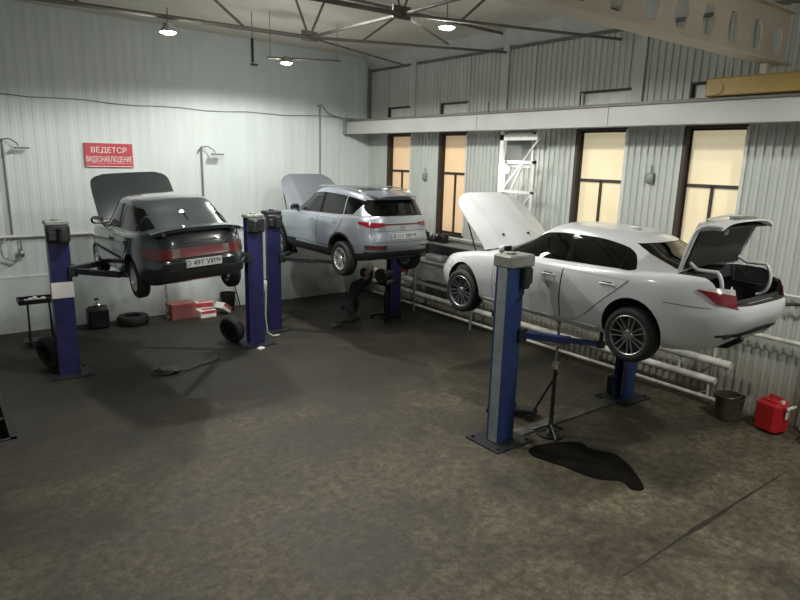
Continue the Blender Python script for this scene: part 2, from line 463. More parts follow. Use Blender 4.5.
# ------------------------------------------------------------------ wheels
def make_wheel(name, parent, loc, R, rimR, w, sg, spokes, style, rim_mat, rot=0., steer=0.):
    """tyre with rim, hub and brake disc; axle along x, outer face towards sg"""
    T = Matrix.Rotation(sg*PI/2, 4, 'Y')
    h = w/2
    mb = MB(); pr = [(rimR-.004, -h+.01), (rimR+.02, -h), (R-.03, -h+.004), (R-.008, -h+.025), (R, -h+.05), (R, -.03), (R-.008, -.028), (R-.008, -.02), (R, -.018),
                     (R, .018), (R-.008, .02), (R-.008, .028), (R, .03), (R, h-.05), (R-.008, h-.025), (R-.03, h-.004), (rimR+.02, h), (rimR-.004, h-.01)]
    mb.lathe(pr, 48, T, True)
    o = mb.build(name, M['rubber'], parent, 40); o.location = loc; o.rotation_euler = (rot, 0, steer)
    rb = MB()
    rb.lathe([(rimR, -h+.012), (rimR, h-.012), (rimR-.012, h-.004), (rimR-.022, h-.012), (rimR-.03, h-.05), (rimR-.035, -h+.03), (rimR-.01, -h+.012)], 48, T, True)
    rb.lathe([(.0, h-.045), (.055, h-.045), (.062, h-.03), (.05, h-.018), (.0, h-.016)], 24, T)
    for k in range(spokes):
        a0 = 2*PI*k/spokes
        offs = [0] if style == 'single' else [-.16, .16]
        for d in offs:
            Rk = T @ Matrix.Rotation(a0, 4, 'Z')
            wi, wo = (.034, .028) if style == 'single' else (.016, .014)
            if style == 'wide': wi, wo, d = .05, .06, 0
            ro = rimR-.02; y1 = math.sin(d)*ro; y0 = d*.10
            zz0, zz1 = h-.03, h-.012
            vs = [(.045, y0-wi/2, zz0), (.045, y0+wi/2, zz0), (ro, y1+wo/2, zz1), (ro, y1-wo/2, zz1)]
            vs += [(x, y, z-.028) for x, y, z in vs]
            rb.add(vs, [(0, 3, 2, 1), (4, 5, 6, 7), (0, 1, 5, 4), (1, 2, 6, 5), (2, 3, 7, 6), (3, 0, 4, 7)], Rk)
            if style == 'wide': break
    rb.build('rim', rim_mat, o, 35)
    db = MB(); db.lathe([(0, -.02), (rimR*.74, -.02), (rimR*.74, .0), (.07, .002), (.065, .03), (0, .03)], 32, T)
    db.lathe([(0, -.06), (rimR*.92, -.06), (rimR*.92, -.045), (0, -.045)], 32, T)
    db.build('brake_disc', M['brake'], o, 35)
    return o

def seat(parent, x, y, z, wd, name='seat'):
    mb = MB(); mb.box((x-wd/2, y-.05, z), (x+wd/2, y+.46, z+.16), .05)
    T = Matrix.Translation((x, y, z+.12)) @ Matrix.Rotation(.28, 4, 'X')
    mb.box((-wd/2, -.13, 0), (wd/2, .0, .46), .05, T)
    n = 1 if wd < .7 else 3
    for k in range(n):
        cx = 0 if n == 1 else (-wd/2+wd*(k+.5)/3)
        mb.box((cx-.12, -.10, .49), (cx+.12, -.01, .63), .04, T); mb.tube([T @ Vector((cx-.05, -.06, .4)), T @ Vector((cx-.05, -.06, .54))], .008, 6); mb.tube([T @ Vector((cx+.05, -.06, .4)), T @ Vector((cx+.05, -.06, .54))], .008, 6)
    return mb.build(name, M['seat_fabric'], parent, 40)

def build_car(S):
    root = thing(S['name'], S['label'], 'car', S['loc']); root.rotation_euler = (0, S.get('roll', 0.), S.get('yaw', 0.))
    L, G = S['lower'], S['green']; paint = S['paint']
    TS = [0, .02, .05, .10, .18, .27, .36, .45, .54, .63, .72, .80, .86, .91, .945, .97, .985, 1.]
    TG = [0, .15, .3, .42, .54, .65, .75, .83, .89, .93, .96, .98, .992, 1.]
    low = L.mesh(MB(), TS).mesh(); grn = G.mesh(MB(), TG, 12).mesh()
    wb = S['wb']; R = S['R']; Wd = L.W
    ops = [('UNION', grn)]
    for me in (low, grn):
        me.materials.append(paint)
    def cutter(mb, m): me = mb.mesh(); me.materials.append(m); return me
    # arches
    AR = S.get('arch_r', R+.05)
    for yy in (0, wb):
        for sg in (-1, 1):
            mb = MB(); zc = S['arch_z']
            T, l = bar_T((sg*(Wd-.34), yy, zc), (sg*(Wd+.3), yy, zc)); mb.lathe([(0, 0), (AR, 0), (AR, l), (0, l)], 40, T)
            ops.append(('DIFFERENCE', cutter(mb, M['liner'])))
    # cabin cavity
    cv = S['cavity']
    ops.append(('DIFFERENCE', cutter(cv.mesh(MB(), [0, .1, .25, .4, .55, .7, .82, .9, .95, 1.], 6), M['interior'])))
    # side windows
    wins = S['side_windows']
    for (nm, ys, lo, hi) in wins:
        poly = [(y, lo(y)) for y in ys]+[(y, hi(y)) for y in reversed(ys)]
        q = []
        for p in poly:
            if not q or math.hypot(p[0]-q[-1][0], p[1]-q[-1][1]) > .004: q.append(p)
        if math.hypot(q[0][0]-q[-1][0], q[0][1]-q[-1][1]) < .004: q.pop()
        for sg in (-1, 1): ops.append(('DIFFERENCE', cutter(MB().prism(q, 0, sg*.50, sg*1.3), M['black_plastic'])))
    # windshield / backlight: width as a function of z
    for front in (True, False):
        w = S['windshield'] if front else S['backlight']
        zs = rng(w['z0'], w['z1'], 6)
        poly = [(w['w'](z), z) for z in zs]+[(-w['w'](z), z) for z in reversed(zs)]
        ops.append(('DIFFERENCE', cutter(MB().prism(poly, 1, w['ya'], w['yb']), M['black_plastic'])))
    # engine bay
    hb = S['hood']
    ys = rng(hb['y0'], hb['y1'], 6)
    poly = [(hb['w'](y)-.03, y) for y in ys]+[(-hb['w'](y)+.03, y) for y in reversed(ys)]
    ops.append(('DIFFERENCE', cutter(MB().prism(poly, 2, hb['zfloor'], 1.12 if not S.get('suv') else 1.3), M['interior'])))
    for c in S.get('cuts', []): ops.append(('DIFFERENCE', cutter(c, M['interior'])))
    me = boolean(low, ops, None)
    # dark lower edges / cladding follow the moulding line of the car
    if S.get('clad'):
        idx = None
        for i, m in enumerate(me.materials):
            if m == M['black_plastic']: idx = i
        pi = [i for i, m in enumerate(me.materials) if m == paint][0]
        for p in me.polygons:
            if p.material_index == pi and S['clad'](p.center, p.normal): p.material_index = idx
    body = link_mesh('body', me, paint, root, 32)
    # glass
    for (nm, ys, lo, hi) in wins:
        for sg in (-1, 1):
            ruled(lambda a, b: G.side(a, b, sg), ys, lo, hi, 8, -.006, .004, Vector((sg, 0, 0))).build(nm, S.get('glass', M['glass']), root, 60)
    for front, nm in ((True, 'windshield'), (False, 'rear_window')):
        w = S['windshield'] if front else S['backlight']
        ruled(lambda a, b: G.end(b, a, front), rng(w['z0']-.01, w['z1']+.01, 10), lambda z: -w['w'](z)-.01, lambda z: w['w'](z)+.01, 18, -.006, .004, Vector((0, 1 if front else -1, .3))).build(nm, S.get('glass', M['glass']), root, 60)
    # black pillar between the side windows
    for (y0, y1, lo, hi) in S.get('pillars', []):
        for sg in (-1, 1):
            ruled(lambda a, b: G.side(a, b, sg), [y0, (y0+y1)/2, y1], lo, hi, 6, .004, .007, Vector((sg, 0, 0))).build('pillar_trim', M['pillar_black'], root, 60)
    # doors
    for (nm, zs, ylo, yhi, hy, hz) in S['doors']:
        for sg in (-1, 1):
            sd = lambda a, b: L.side(b, a, sg)
            fl = Vector((sg, 0, 0))
            d = ruled(sd, zs, ylo, yhi, 16, .0055, .006, fl).build(nm, paint, root, 50)
            g = .011; z2 = [zs[0]-g]+zs[1:-1]+[zs[-1]+g*.3]
            ruled(sd, z2, lambda z: ylo(z)-g, lambda z: yhi(z)+g, 16, .002, .003, fl).build('door_seal', M['liner'], d, 50)
            p = L.side(hy, hz, sg); hm = MB()
            hm.tube([p+Vector((sg*.0, -.095, 0)), p+Vector((sg*.032, -.08, .003)), p+Vector((sg*.036, 0, .006)), p+Vector((sg*.032, .08, .003)), p+Vector((0, .095, 0))], .013, 8)
            hm.build('door_handle', S['handle'], d, 50)
            cp = MB(); cp.box((p.x-.004, hy-.07, hz-.03), (p.x+.008 if sg > 0 else p.x-.008, hy+.07, hz+.025)); cp.build('handle_recess', M['liner'], d)
    # hood
    H = thing_part('hood', root); hy = hb['y0']+.02
    hp = ruled(lambda a, b: L.top(b, a), rng(hb['y0']+.02, hb['y1'], 22), lambda y: -hb['w'](y), lambda y: hb['w'](y), 24, .004, .022, Vector((0, 0, 1)))
    # bonnet ribs as raised folds
    for k, (x, y, z) in enumerate(hp.v):
        for rx in hb.get('creases', []):
            d = (abs(x)-rx-.03*(y-hy))/.05
            hp.v[k] = (x, y, hp.v[k][2]+.012*math.exp(-d*d))
    hz = L.zd(0, hy)
    A = Matrix.Translation((0, hy, hz)) @ Matrix.Rotation(hb['angle'], 4, 'X') @ Matrix.Translation((0, -hy, -hz))
    hp.v = [tuple(A @ Vector(v)) for v in hp.v]
    hood = hp.build('hood', paint, root, 40)
    bpy.data.objects.remove(H)
    # gas strut / prop rod and engine
    st = MB(); wv = hb['w'](hy+.2)-.06
    q = A @ Vector((wv, hy+.6, L.zd(wv, hy+.6)-.05)); st.tube([(wv, hy+.25, L.zd(wv, hy+.25)-.12), q], .011, 8)
    q = A @ Vector((-wv, hy+.6, L.zd(wv, hy+.6)-.05)); st.tube([(-wv, hy+.25, L.zd(wv, hy+.25)-.12), q], .011, 8)
    st.build('hood_strut', M['oily'], root, 50)
    en = MB(); zf = hb['zfloor']; y0, y1 = hb['y0']+.1, hb['y1']-.12; zt = L.zd(0, y1)-.1
    en.box((-.26, y0+.1, zf-.02), (.3, y1-.1, zt), .04); en.box((-.56, y0+.1, zf-.02), (-.32, y0+.4, zt+.02), .03); en.box((.36, y1-.4, zf-.02), (.58, y1-.1, zt-.02), .03)
    en.tube([(-.4, y1-.1, zt-.05), (-.3, y1-.25, zt+.03), (0, y1-.2, zt+.03)], .045, 10); en.tube([(.35, y0+.1, zt), (.45, y0+.4, zt+.0), (.42, y1-.4, zt)], .03, 8)
    en.lathe([(0, 0), (.09, 0), (.09, .05), (0, .06)], 20, Matrix.Translation((.46, y0+.05, zt-.08)))
    en.build('engine', M['engine'], root, 40)
    # mirrors
    for sg in (-1, 1):
        p = L.side(S['mirror'][0], S['mirror'][1]-.07, sg); mm = MB()
        c = Vector((sg*(abs(p.x)+.09), S['mirror'][0]-.02, S['mirror'][1]+.02))
        mm.tube([p+Vector((-sg*.03, 0, 0)), c+Vector((-sg*.05, .02, -.04))], .022, 8)
        mm.box(c-Vector((.095, .05, .062)), c+Vector((.095, .06, .068)), .035)
        o = mm.build('mirror', S['mirror_mat'], root, 50)
        MB().box(c-Vector((.078, .054, .048)), c+Vector((.078, -.0485, .054)), .003).build('mirror_glass', M['chrome'], o)
    # wheels
    WX = S['track']/2; zd = S['wheel_z']
    for i, (yy, sg) in enumerate(((0, -1), (0, 1), (wb, -1), (wb, 1))):
        dz = S.get('wdz', (0, 0, 0, 0))[i]
        make_wheel('wheel', root, (sg*WX, yy, zd+dz), R, S['rimR'], S['ww'], sg, S['spokes'], S['rim_style'], S['rim_mat'], .35*i+.2, S.get('steer', 0) if i > 1 else 0)
    # under-car: axles, exhaust
    ub = MB(); zb = L.zb(1.)
    ub.tube([(-WX+.08, 0, zd), (WX-.08, 0, zd)], .04, 10); ub.tube([(-WX+.08, wb, zd), (WX-.08, wb, zd)], .035, 10)
    ub.box((-.42, -.25, zb-.03), (.42, .2, zb+.1), .04); ub.box((-.4, wb-.35, zb-.04), (.4, wb+.3, zb+.1), .04)
    ub.tube([(-.15, wb-.3, zb-.02), (-.12, .4, zb-.03), (-.3, -.1, zb-.01)], .03, 8)
    for sg in (-1, 1):
        ub.box((sg*(Wd-.22)-.03, .5, zb-.035), (sg*(Wd-.22)+.03, wb-.5, zb+.03), .01)
        ub.tube([(sg*(WX-.1), 0, zd+.02), (sg*(WX-.17), .03, zd+.45)], .03, 8); ub.tube([(sg*(WX-.1), wb, zd+.02), (sg*(WX-.17), wb, zd+.45)], .03, 8)
    ub.build('underbody', M['oily'], root, 40)
    mf = MB(); y = L.yr(.3)
    mf.box((S['exhaust'][0]-.24, y+.34, zb+.0), (S['exhaust'][0]+.24, y+.62, zb+.14), .06)
    mf.tube([(S['exhaust'][1], y+.5, zb+.06), (S['exhaust'][1], y+.24, L.zb(y+.24)-.02), (S['exhaust'][1], y+.08, L.zb(y+.08)-.015)], .032, 12)
    mf.build('exhaust', M['oily'], root, 40)
    # cabin
    fy = S['seat_y']; fz = cv.zb(1.)+.04
    for sg in (-1, 1): seat(root, sg*.37, fy, fz+.08, .5)
    seat(root, 0, fy-.85, fz+.04, 1.15, 'rear_seat')
    db = MB(); dy = fy+.72; dz = fz+.42
    db.box((-.66, dy, dz-.1), (.66, dy+.3, dz+.10), .06); db.box((-.1, fy-.1, fz), (.1, dy+.1, fz+.25), .03); db.build('dashboard', M['interior'], root, 40)
    sw = MB(); c = Vector((-.37, dy-.1, dz+.05)); T = Matrix.Translation(c) @ Matrix.Rotation(1.15, 4, 'X')
    sw.tube([T @ Vector((.18*math.cos(a), .18*math.sin(a), 0)) for a in rng(0, 2*PI*23/24, 23)], .014, 8, True)
    sw.tube([T @ Vector((-.17, 0, 0)), T @ Vector((.17, 0, 0))], .018, 6); sw.tube([T @ Vector((0, 0, 0)), T @ Vector((0, 0, -.2))], .03, 8)
    sw.build('steering_wheel', M['black_plastic'], root, 50)
    # lamps that wrap the rear corners: side y -> rear x, lo/hi z
    for lp in S['lamps']:
        for sg in (-1, 1):
            a0 = L.a_of(y=lp['y'], z=lp['z']) if 'y' in lp else L.a_of(x=lp['xo'], z=lp['z']); a1 = L.a_of(x=lp['x'], z=lp['z'])
            A_ = rng(a0, a1, 26)
            def fn(a, b): p = L.loop(a, b); return p if sg < 0 else Vector((-p.x, p.y, p.z))
            lo = lambda a: lp['lo']((a-a0)/(a1-a0)); hi = lambda a: lp['hi']((a-a0)/(a1-a0))
            q = L.loop((a0+a1)/2, lp['z']); fl = Vector((sg*.6, -1, 0))
            ruled(fn, A_, lo, hi, 6, lp.get('off', .008), .012, fl).build(lp.get('name', 'tail_lamp'), lp['mat'], root, 40)
    return root, L, G
def thing_part(n, parent):
    o = bpy.data.objects.new(n, None); COL.objects.link(o); o.parent = parent; return o

# ------------------------------------------------------------------ the white sedan
def const(v): return lambda q: v
def sedan():
    L = Shell(.923, [(-1.12, .44), (-1.0, .40), (-.85, .28), (-.6, .21), (-.35, .19), (2.9, .19), (3.4, .2), (3.72, .26)],
              [(-1.12, .97), (-1.0, 1.0), (-.6, 1.03), (0, 1.01), (.8, .965), (2.2, .93), (2.7, .885), (3.2, .79), (3.5, .71), (3.72, .63)],
              [(0, -1.0), (.15, -1.07), (.35, -1.12), (.52, -1.115), (.60, -1.08), (.8, -1.05), (1, -1.0)],
              [(0, 3.58), (.2, 3.70), (.5, 3.72), (.8, 3.66), (1, 3.56)],
              [(0, .87), (.1, .945), (.2, .965), (.5, 1.0), (.72, .99), (.86, .968), (.94, .945), (.98, .915), (1, .885)],
              [(-1.12, .955), (-.5, .985), (.3, 1.0), (2.2, 1.0), (3.2, .995), (3.7, .96)], .055, 4.6, 4.8)
    G = Shell(.80, [(0, .86)], [(.0, 1.29), (.35, 1.345), (.7, 1.385), (1.15, 1.405), (1.6, 1.385), (1.85, 1.345)],
              [(0, -.80), (.25, -.62), (.45, -.44), (.8, .06), (.95, .30), (1, .46)],
              [(0, 2.72), (.2, 2.42), (.45, 2.12), (.8, 1.72), (.95, 1.55), (1, 1.44)],
              [(0, 1.03), (.2, .985), (.5, .90), (.75, .82), (.88, .765), (.95, .72), (1, .62)], None, .03, 4.5, 4.5)
    CV = Shell(.74, [(0, .30)], [(.35, 1.30), (.7, 1.335), (1.15, 1.355), (1.85, 1.30)],
               [(0, .20), (.45, .10), (.60, .02), (.75, -.10), (.9, .35), (1, .5)], [(0, 2.15), (.5, 2.2), (.62, 2.15), (.8, 1.85), (.95, 1.6), (1, 1.4)],
               [(0, .95), (.6, 1.0), (.8, .86), (1, .72)], None, .02, 5, 5, 80)
    top = pchip([(.08, 1.04), (.11, 1.11), (.18, 1.19), (.38, 1.27), (.75, 1.318), (1.2, 1.322), (1.5, 1.295), (1.8, 1.20), (2.05, 1.08), (2.28, .972)])
    bot = lin([(.08, 1.02), (.12, 1.003), (.25, 1.0), (1.0, .985), (2.28, .955)])
    tail = lambda z: pchip([(.26, .88), (.34, .70), (.55, .46), (.80, .18), (.95, .03)])(z)
    S = dict(name='sedan_car', label='white four-door sedan car on a lift with its boot and bonnet open', loc=(7.27, 3.97, 1.50),
        lower=L, green=G, cavity=CV, paint=M['white_paint'], wb=2.888, R=.327, rimR=.242, ww=.235, track=1.60, wheel_z=.265, arch_z=.335, arch_r=.375,
        side_windows=[('quarter_window', rng(.08, .26, 8), bot, top), ('rear_door_window', rng(.29, .99, 10), bot, top), ('front_door_window', rng(1.07, 2.24, 14), bot, top)],
        pillars=[(.26, .29, bot, top), (.99, 1.07, bot, top)],
        windshield=dict(z0=.975, z1=1.325, w=lin([(.97, .68), (1.325, .51)]), ya=1.5, yb=3.2),
        backlight=dict(z0=1.07, z1=1.29, w=lin([(1.07, .55), (1.29, .47)]), ya=-1.6, yb=.42),
        hood=dict(y0=2.48, y1=3.66, w=pchip([(2.4, .76), (2.9, .76), (3.3, .73), (3.48, .66), (3.58, .56), (3.66, .36)]), zfloor=.5, angle=.90, creases=[.42]),
        doors=[('front_door', rng(.27, .90, 14), lambda z: 1.02, pchip([(.27, 2.10), (.6, 2.16), (.9, 2.18)]), 1.22, .80),
               ('rear_door', rng(.27, .90, 14), tail, lambda z: 1.0, .34, .82)],
        handle=M['white_paint'], mirror=(2.02, 1.0), mirror_mat=M['white_paint'], spokes=7, rim_style='double', rim_mat=M['alloy'], seat_y=1.15, exhaust=(-.1, -.35),
        lamps=[dict(y=-.70, x=.555, z=.86, lo=lin([(0, .915), (.25, .865), (.5, .785), (1, .745)]), hi=lin([(0, .925), (.5, .91), (1, .89)]), mat=M['red_lens'], off=.010, name='tail_lamp'),
               dict(y=-.72, x=.56, z=.90, lo=lin([(0, .92), (.5, .908), (1, .888)]), hi=lin([(0, .935), (.5, .955), (1, .945)]), mat=M['clear_lens'], off=.012, name='indicator_lens')])
    # boot opening
    def P(x0, x1, y0, y1, z0, z1): return MB().box((x0, y0, z0), (x1, y1, z1))
    S['cuts'] = [P(-.565, .565, -1.4, -.38, .775, 1.4), P(-.685, .685, -.945, -.385, .845, 1.39), P(-.64, .64, -.93, -.16, .47, .90)]
    root, L, G = build_car(S)
    # boot lid: outer skin with a dark lined inside, swung up on curved hinges
    lid = MB(); ys = rng(-.42, -1.0, 12)
    ruled(lambda a, b: L.top(b, a), [-.99+.575*i/12 for i in range(13)], lambda y: -.68+.5*max(0, -.93-y), lambda y: .68-.5*max(0, -.93-y), 14, .004, .02, Vector((0, 0, 1)), mb=lid)
    ruled(lambda a, b: L.end(a, b), rng(-.60, .60, 14), lambda x: .79, lambda x: 1.005, 8, .004, .02, Vector((0, -1, 0)), mb=lid)
    hy, hz = -.40, 1.03
    A = Matrix.Translation((0, hy-.0, hz+.02)) @ Matrix.Rotation(-1.32, 4, 'X') @ Matrix.Translation((0, -hy, -hz))
    lip = MB()
    lip.tube([(-.50, -1.015, 1.03), (0, -1.045, 1.045), (.50, -1.015, 1.03)], .016, 8)
    for m_ in (lid, lip): m_.v = [tuple(A @ Vector(v)) for v in m_.v]
    k = len(lid.v)
    lo = lid.build('boot_lid', M['white_paint'], root, 40)
    lip.build('boot_spoiler', M['white_paint'], lo, 40)
    for sg in (-1, 1):
        eg = MB(); pth = [(sg*.665, y, L.zd(.665, y)-.02) for y in rng(-.43, -.90, 8)]+[(sg*.655, -.945, .985), (sg*.63, -.98, .94), (sg*.60, -1.0, .86), (sg*.575, -1.01, .80)]
        eg.tube([A @ Vector(q_) for q_ in pth], [.012, .016, .02]+[.026]*9+[.018], 10); eg.build('lid_side_rim', M['white_paint'], lo, 60)
    ln = MB()
    ruled(lambda a, b: L.top(b, a)-Vector((0, 0, .035)), [-.95+.50*i/10 for i in range(11)], lambda y: -.60, lambda y: .60, 10, 0, .012, Vector((0, 0, 1)), mb=ln)
    ln.box((-.5, -.995, .82), (.5, -.975, .97), .01)
    ln.v = [tuple(A @ Vector(v)) for v in ln.v]; ln.build('lid_lining', M['black_plastic'], lo, 40)
    lb = MB(); lb.box((-.10, -.9, .965), (-.02, -.84, .985), .004); lb.v = [tuple(A @ Vector(v)) for v in lb.v]; lb.build('warning_label', M['white_card'], lo)
    pl = MB(); pl.box((-.3, -1.085, .86), (.3, -1.062, .92), .01); pl.v = [tuple(A @ Vector(v)) for v in pl.v]; pl.build('plate_lamp_strip', M['chrome'], lo)
    for sg in (-1, 1):
        h = MB(); pts = []
        for i in range(11):
            a = i/10*PI*.95; pts.append(Vector((sg*.555, -.62-.20*math.cos(a)*1.0+.0, .86+.26*math.sin(a))))
        e = A @ Vector((sg*.555, -.52, 1.0))
        pts = [Vector((sg*.58, -.72-.13*math.sin(a), .93-.20*math.cos(a))) for a in rng(0, PI*.85, 9)]+[Vector((sg*.58, -.56, 1.10)), e]
        h.tube(pts, .021, 10); h.build('boot_hinge', M['white_paint'], root, 60)
    # boot trim, clutter in the boot stays dark
    tr = MB(); tr.box((-.60, -.97, .40), (.60, -.92, .80), .01); tr.box((-.60, -.9, .43), (.60, -.2, .45)); tr.box((-.4, -.7, .45), (.1, -.3, .68), .05); tr.box((.2, -.8, .45), (.55, -.4, .62), .04)
    tr.tube([(-.56, -.95, .79), (-.3, -.99, .785), (.3, -.99, .785), (.56, -.95, .79)], .014, 8)
    tr.build('boot_lining', M['interior'], root, 40)
    st = MB(); st.box((-.3, -1.02, .768), (.3, -.96, .782), .004); st.build('boot_striker_plate', M['chrome'], root)
    # rear bumper insert and seams
    ins = MB(); a0 = L.a_of(y=-.90, z=.46); a1 = -a0
    ruled(lambda a, b: L.loop(a, b), rng(a0, -a0, 40), lambda a: .425, lambda a: .445+.055*min(1., (abs(a0)-abs(a))/.05), 3, .008, .02, Vector((0, -1, 0)), mb=ins)
    ins.build('bumper_insert', M['black_plastic'], root, 40)
    sm = MB()
    for sg in (-1, 1):
        sm.tube([L.side(y, .735-.0*y, sg)+Vector((sg*.0005, 0, 0)) for y in rng(-.36, -.93, 10)], .0035, 6)
        sm.tube([L.side(y, z, sg) for y, z in ((-.93, .735), (-.97, .76), (-.985, .80))], .0035, 6)
        sm.tube([L.side(2.22, z, sg) for z in rng(.30, .88, 8)], .0035, 6)
        sm.tube([L.side(y, .80, sg) for y in rng(2.3, 3.25, 6)][:1]+[L.side(3.3, z, sg) for z in (.35,)], .001, 4) if False else None
    sm.build('panel_seam', M['liner'], root)
    for sg in (-1, 1):
        sk = MB(); ruled(lambda a, b: L.side(a, b, sg), rng(.46, 2.42, 20), lambda y: .205, lambda y: .265, 3, .016, .03, Vector((sg, 0, 0)), mb=sk)
        sk.build('side_skirt', M['white_paint'], root, 40)
    hd = MB()
    for sg in (-1, 1):
        for q in (0,):
            ruled(lambda a, b: L.side(a, b, sg), rng(3.18, 3.52, 10), lambda y: .60+.02*(y-3.2), lambda y: min(.70, L.zd(.8, y)-.03), 4, .006, .02, Vector((sg, .4, 0)), mb=hd)
    hd.build('headlamp', M['clear_lens'], root, 40)
    for x in (-.28, .28):
        nz = MB(); p = Vector((x, 2.72, L.zd(x, 2.72)+.012)); hy_, hz_ = 2.50, L.zd(0, 2.50)
        T = Matrix.Translation((0, hy_, hz_)) @ Matrix.Rotation(.90, 4, 'X') @ Matrix.Translation((0, -hy_, -hz_))
        nz.box(p-Vector((.022, .018, .012)), p+Vector((.022, .018, .012)), .006, T); nz.build('washer_nozzle', M['black_plastic'], root, 40)
    ant = MB(); ant.box((-.02, .52, G.zd(0, .6)-.01), (.02, .70, G.zd(0, .6)+.045), .018); ant.build('roof_antenna', M['white_paint'], root, 50)
    return root

# ------------------------------------------------------------------ the silver crossover
def crossover():
    L = Shell(.928, [(-.90, .42), (-.7, .30), (-.2, .25), (2.8, .25), (3.2, .27), (3.58, .33)],
              [(-.90, 1.12), (-.4, 1.12), (.3, 1.09), (1.2, 1.06), (2.2, 1.04), (2.7, .99), (3.2, .91), (3.45, .84), (3.58, .76)],
              [(0, -.80), (.12, -.87), (.28, -.90), (.45, -.895), (.52, -.86), (.75, -.83), (1, -.78)],
              [(0, 3.45), (.2, 3.56), (.5, 3.58), (.8, 3.52), (1, 3.42)],
              [(0, .87), (.1, .955), (.25, .985), (.5, 1.0), (.72, .99), (.88, .965), (.95, .945), (1, .90)],
              [(-.9, .95), (-.3, .985), (.3, 1.), (2.4, 1.), (3.0, .985), (3.58, .93)], .06, 3.6, 5.0)
    G = Shell(.83, [(0, .98)], [(-.62, 1.49), (-.3, 1.545), (.2, 1.59), (.8, 1.605), (1.3, 1.585), (1.7, 1.52)],
              [(0, -.79), (.25, -.74), (.5, -.665), (.8, -.57), (.93, -.50), (1, -.40)],
              [(0, 2.62), (.2, 2.35), (.45, 2.05), (.8, 1.65), (.95, 1.46), (1, 1.34)],
              [(0, 1.03), (.2, .99), (.5, .93), (.75, .87), (.88, .825), (.95, .78), (1, .68)], None, .035, 4.5, 5.0)
    CV = Shell(.75, [(0, .36)], [(-.4, 1.45), (.2, 1.53), (.8, 1.55), (1.7, 1.46)],
               [(0, -.55), (.6, -.60), (.75, -.56), (.9, -.45), (1, -.36)], [(0, 2.15), (.55, 2.15), (.65, 2.05), (.8, 1.75), (.95, 1.5), (1, 1.3)],
               [(0, .95), (.6, 1.0), (.8, .90), (1, .78)], None, .02, 5, 5, 80)
    top = pchip([(-.50, 1.395), (-.40, 1.42), (-.1, 1.465), (.4, 1.50), (.9, 1.51), (1.3, 1.48), (1.6, 1.385), (1.9, 1.235), (2.18, 1.085)])
    bot = lin([(-.50, 1.385), (-.28, 1.145), (.2, 1.115), (1.0, 1.095), (2.18, 1.07)])
    def clad(c, n): return c.z < .43
    S = dict(name='crossover_car', label='silver-blue crossover car raised on the lift nearest the far room corner', loc=(7.30, 10.42, 1.50), suv=True,
        lower=L, green=G, cavity=CV, paint=M['silver_paint'], wb=2.67, R=.348, rimR=.222, ww=.225, track=1.60, wheel_z=.255, arch_z=.35, arch_r=.40, clad=clad,
        side_windows=[('quarter_window', rng(-.46, .0, 10), bot, top), ('rear_door_window', rng(.03, .84, 12), bot, top), ('front_door_window', rng(.92, 2.10, 14), bot, top)],
        pillars=[(.84, .92, bot, top)],
        windshield=dict(z0=1.09, z1=1.49, w=lin([(1.09, .72), (1.49, .57)]), ya=1.4, yb=3.2),
        backlight=dict(z0=1.135, z1=1.43, w=pchip([(1.135, .60), (1.25, .665), (1.43, .615)]), ya=-1.3, yb=-.45),
        hood=dict(y0=2.40, y1=3.36, w=pchip([(2.4, .74), (2.9, .73), (3.15, .69), (3.28, .60), (3.36, .42)]), zfloor=.6, angle=1.02, creases=[.38]),
        doors=[('front_door', rng(.48, 1.03, 12), lambda z: .90, pchip([(.48, 2.02), (.8, 2.08), (1.03, 2.08)]), 1.08, .93),
               ('rear_door', rng(.48, 1.03, 12), pchip([(.48, .43), (.65, .30), (.85, .08), (1.03, -.02)]), lambda z: .88, .20, .96)],
        handle=M['silver_paint'], mirror=(1.84, 1.12), mirror_mat=M['black_plastic'], spokes=5, rim_style='double', rim_mat=M['alloy_light'], seat_y=1.0, exhaust=(0, .5), 
        lamps=[dict(y=-.48, x=.40, z=.98, lo=lin([(0, .985), (.35, .93), (.6, .92), (1, .955)]), hi=lin([(0, 1.03), (.35, 1.025), (1, 1.01)]), mat=M['red_lens'], off=.010, name='tail_lamp'),
               dict(xo=.40, x=.0, z=.98, lo=const(.965), hi=const(.995), mat=M['dark_red_lens'], off=.008, name='lamp_bar'),
               dict(y=-.66, x=.40, z=.56, lo=const(.525), hi=const(.60), mat=M['chrome'], off=.016, name='reflector_surround'),
               dict(y=-.70, x=.43, z=.56, lo=const(.54), hi=const(.585), mat=M['dark_red_lens'], off=.022, name='rear_reflector')])
    root, L, G = build_car(S)
    # wheel arch cladding
    for yy in (0, 2.67):
        for sg in (-1, 1):
            ruled(lambda a, r: L.side(yy+r*math.cos(a), .35+r*math.sin(a), sg), rng(-.18, PI+.18, 26), const(.40), const(.438), 2, .010, .03, Vector((sg, 0, 0))).build('arch_moulding', M['black_plastic'], root, 40)
    for sg in (-1, 1):
        ruled(lambda a, b: L.side(a, b, sg), rng(.44, 2.23, 16), const(.27), const(.42), 3, .012, .03, Vector((sg, 0, 0))).build('sill_moulding', M['black_plastic'], root, 40)
    b = MB(); ruled(lambda a, x: L.loop(a, x), rng(L.a_of(y=-.62, z=.45), -L.a_of(y=-.62, z=.45), 30), const(.33), const(.47), 3, .010, .03, Vector((0, -1, 0)), mb=b); b.build('lower_bumper', M['black_plastic'], root, 40)
    # roof panel, rails, spoiler, antenna
    rp = MB(); ruled(lambda a, b_: G.top(b_, a), rng(-.15, 1.28, 16), const(-.48), const(.48), 10, .004, .008, Vector((0, 0, 1)), mb=rp); rp.build('glass_roof', M['glass_dark'], root, 40)
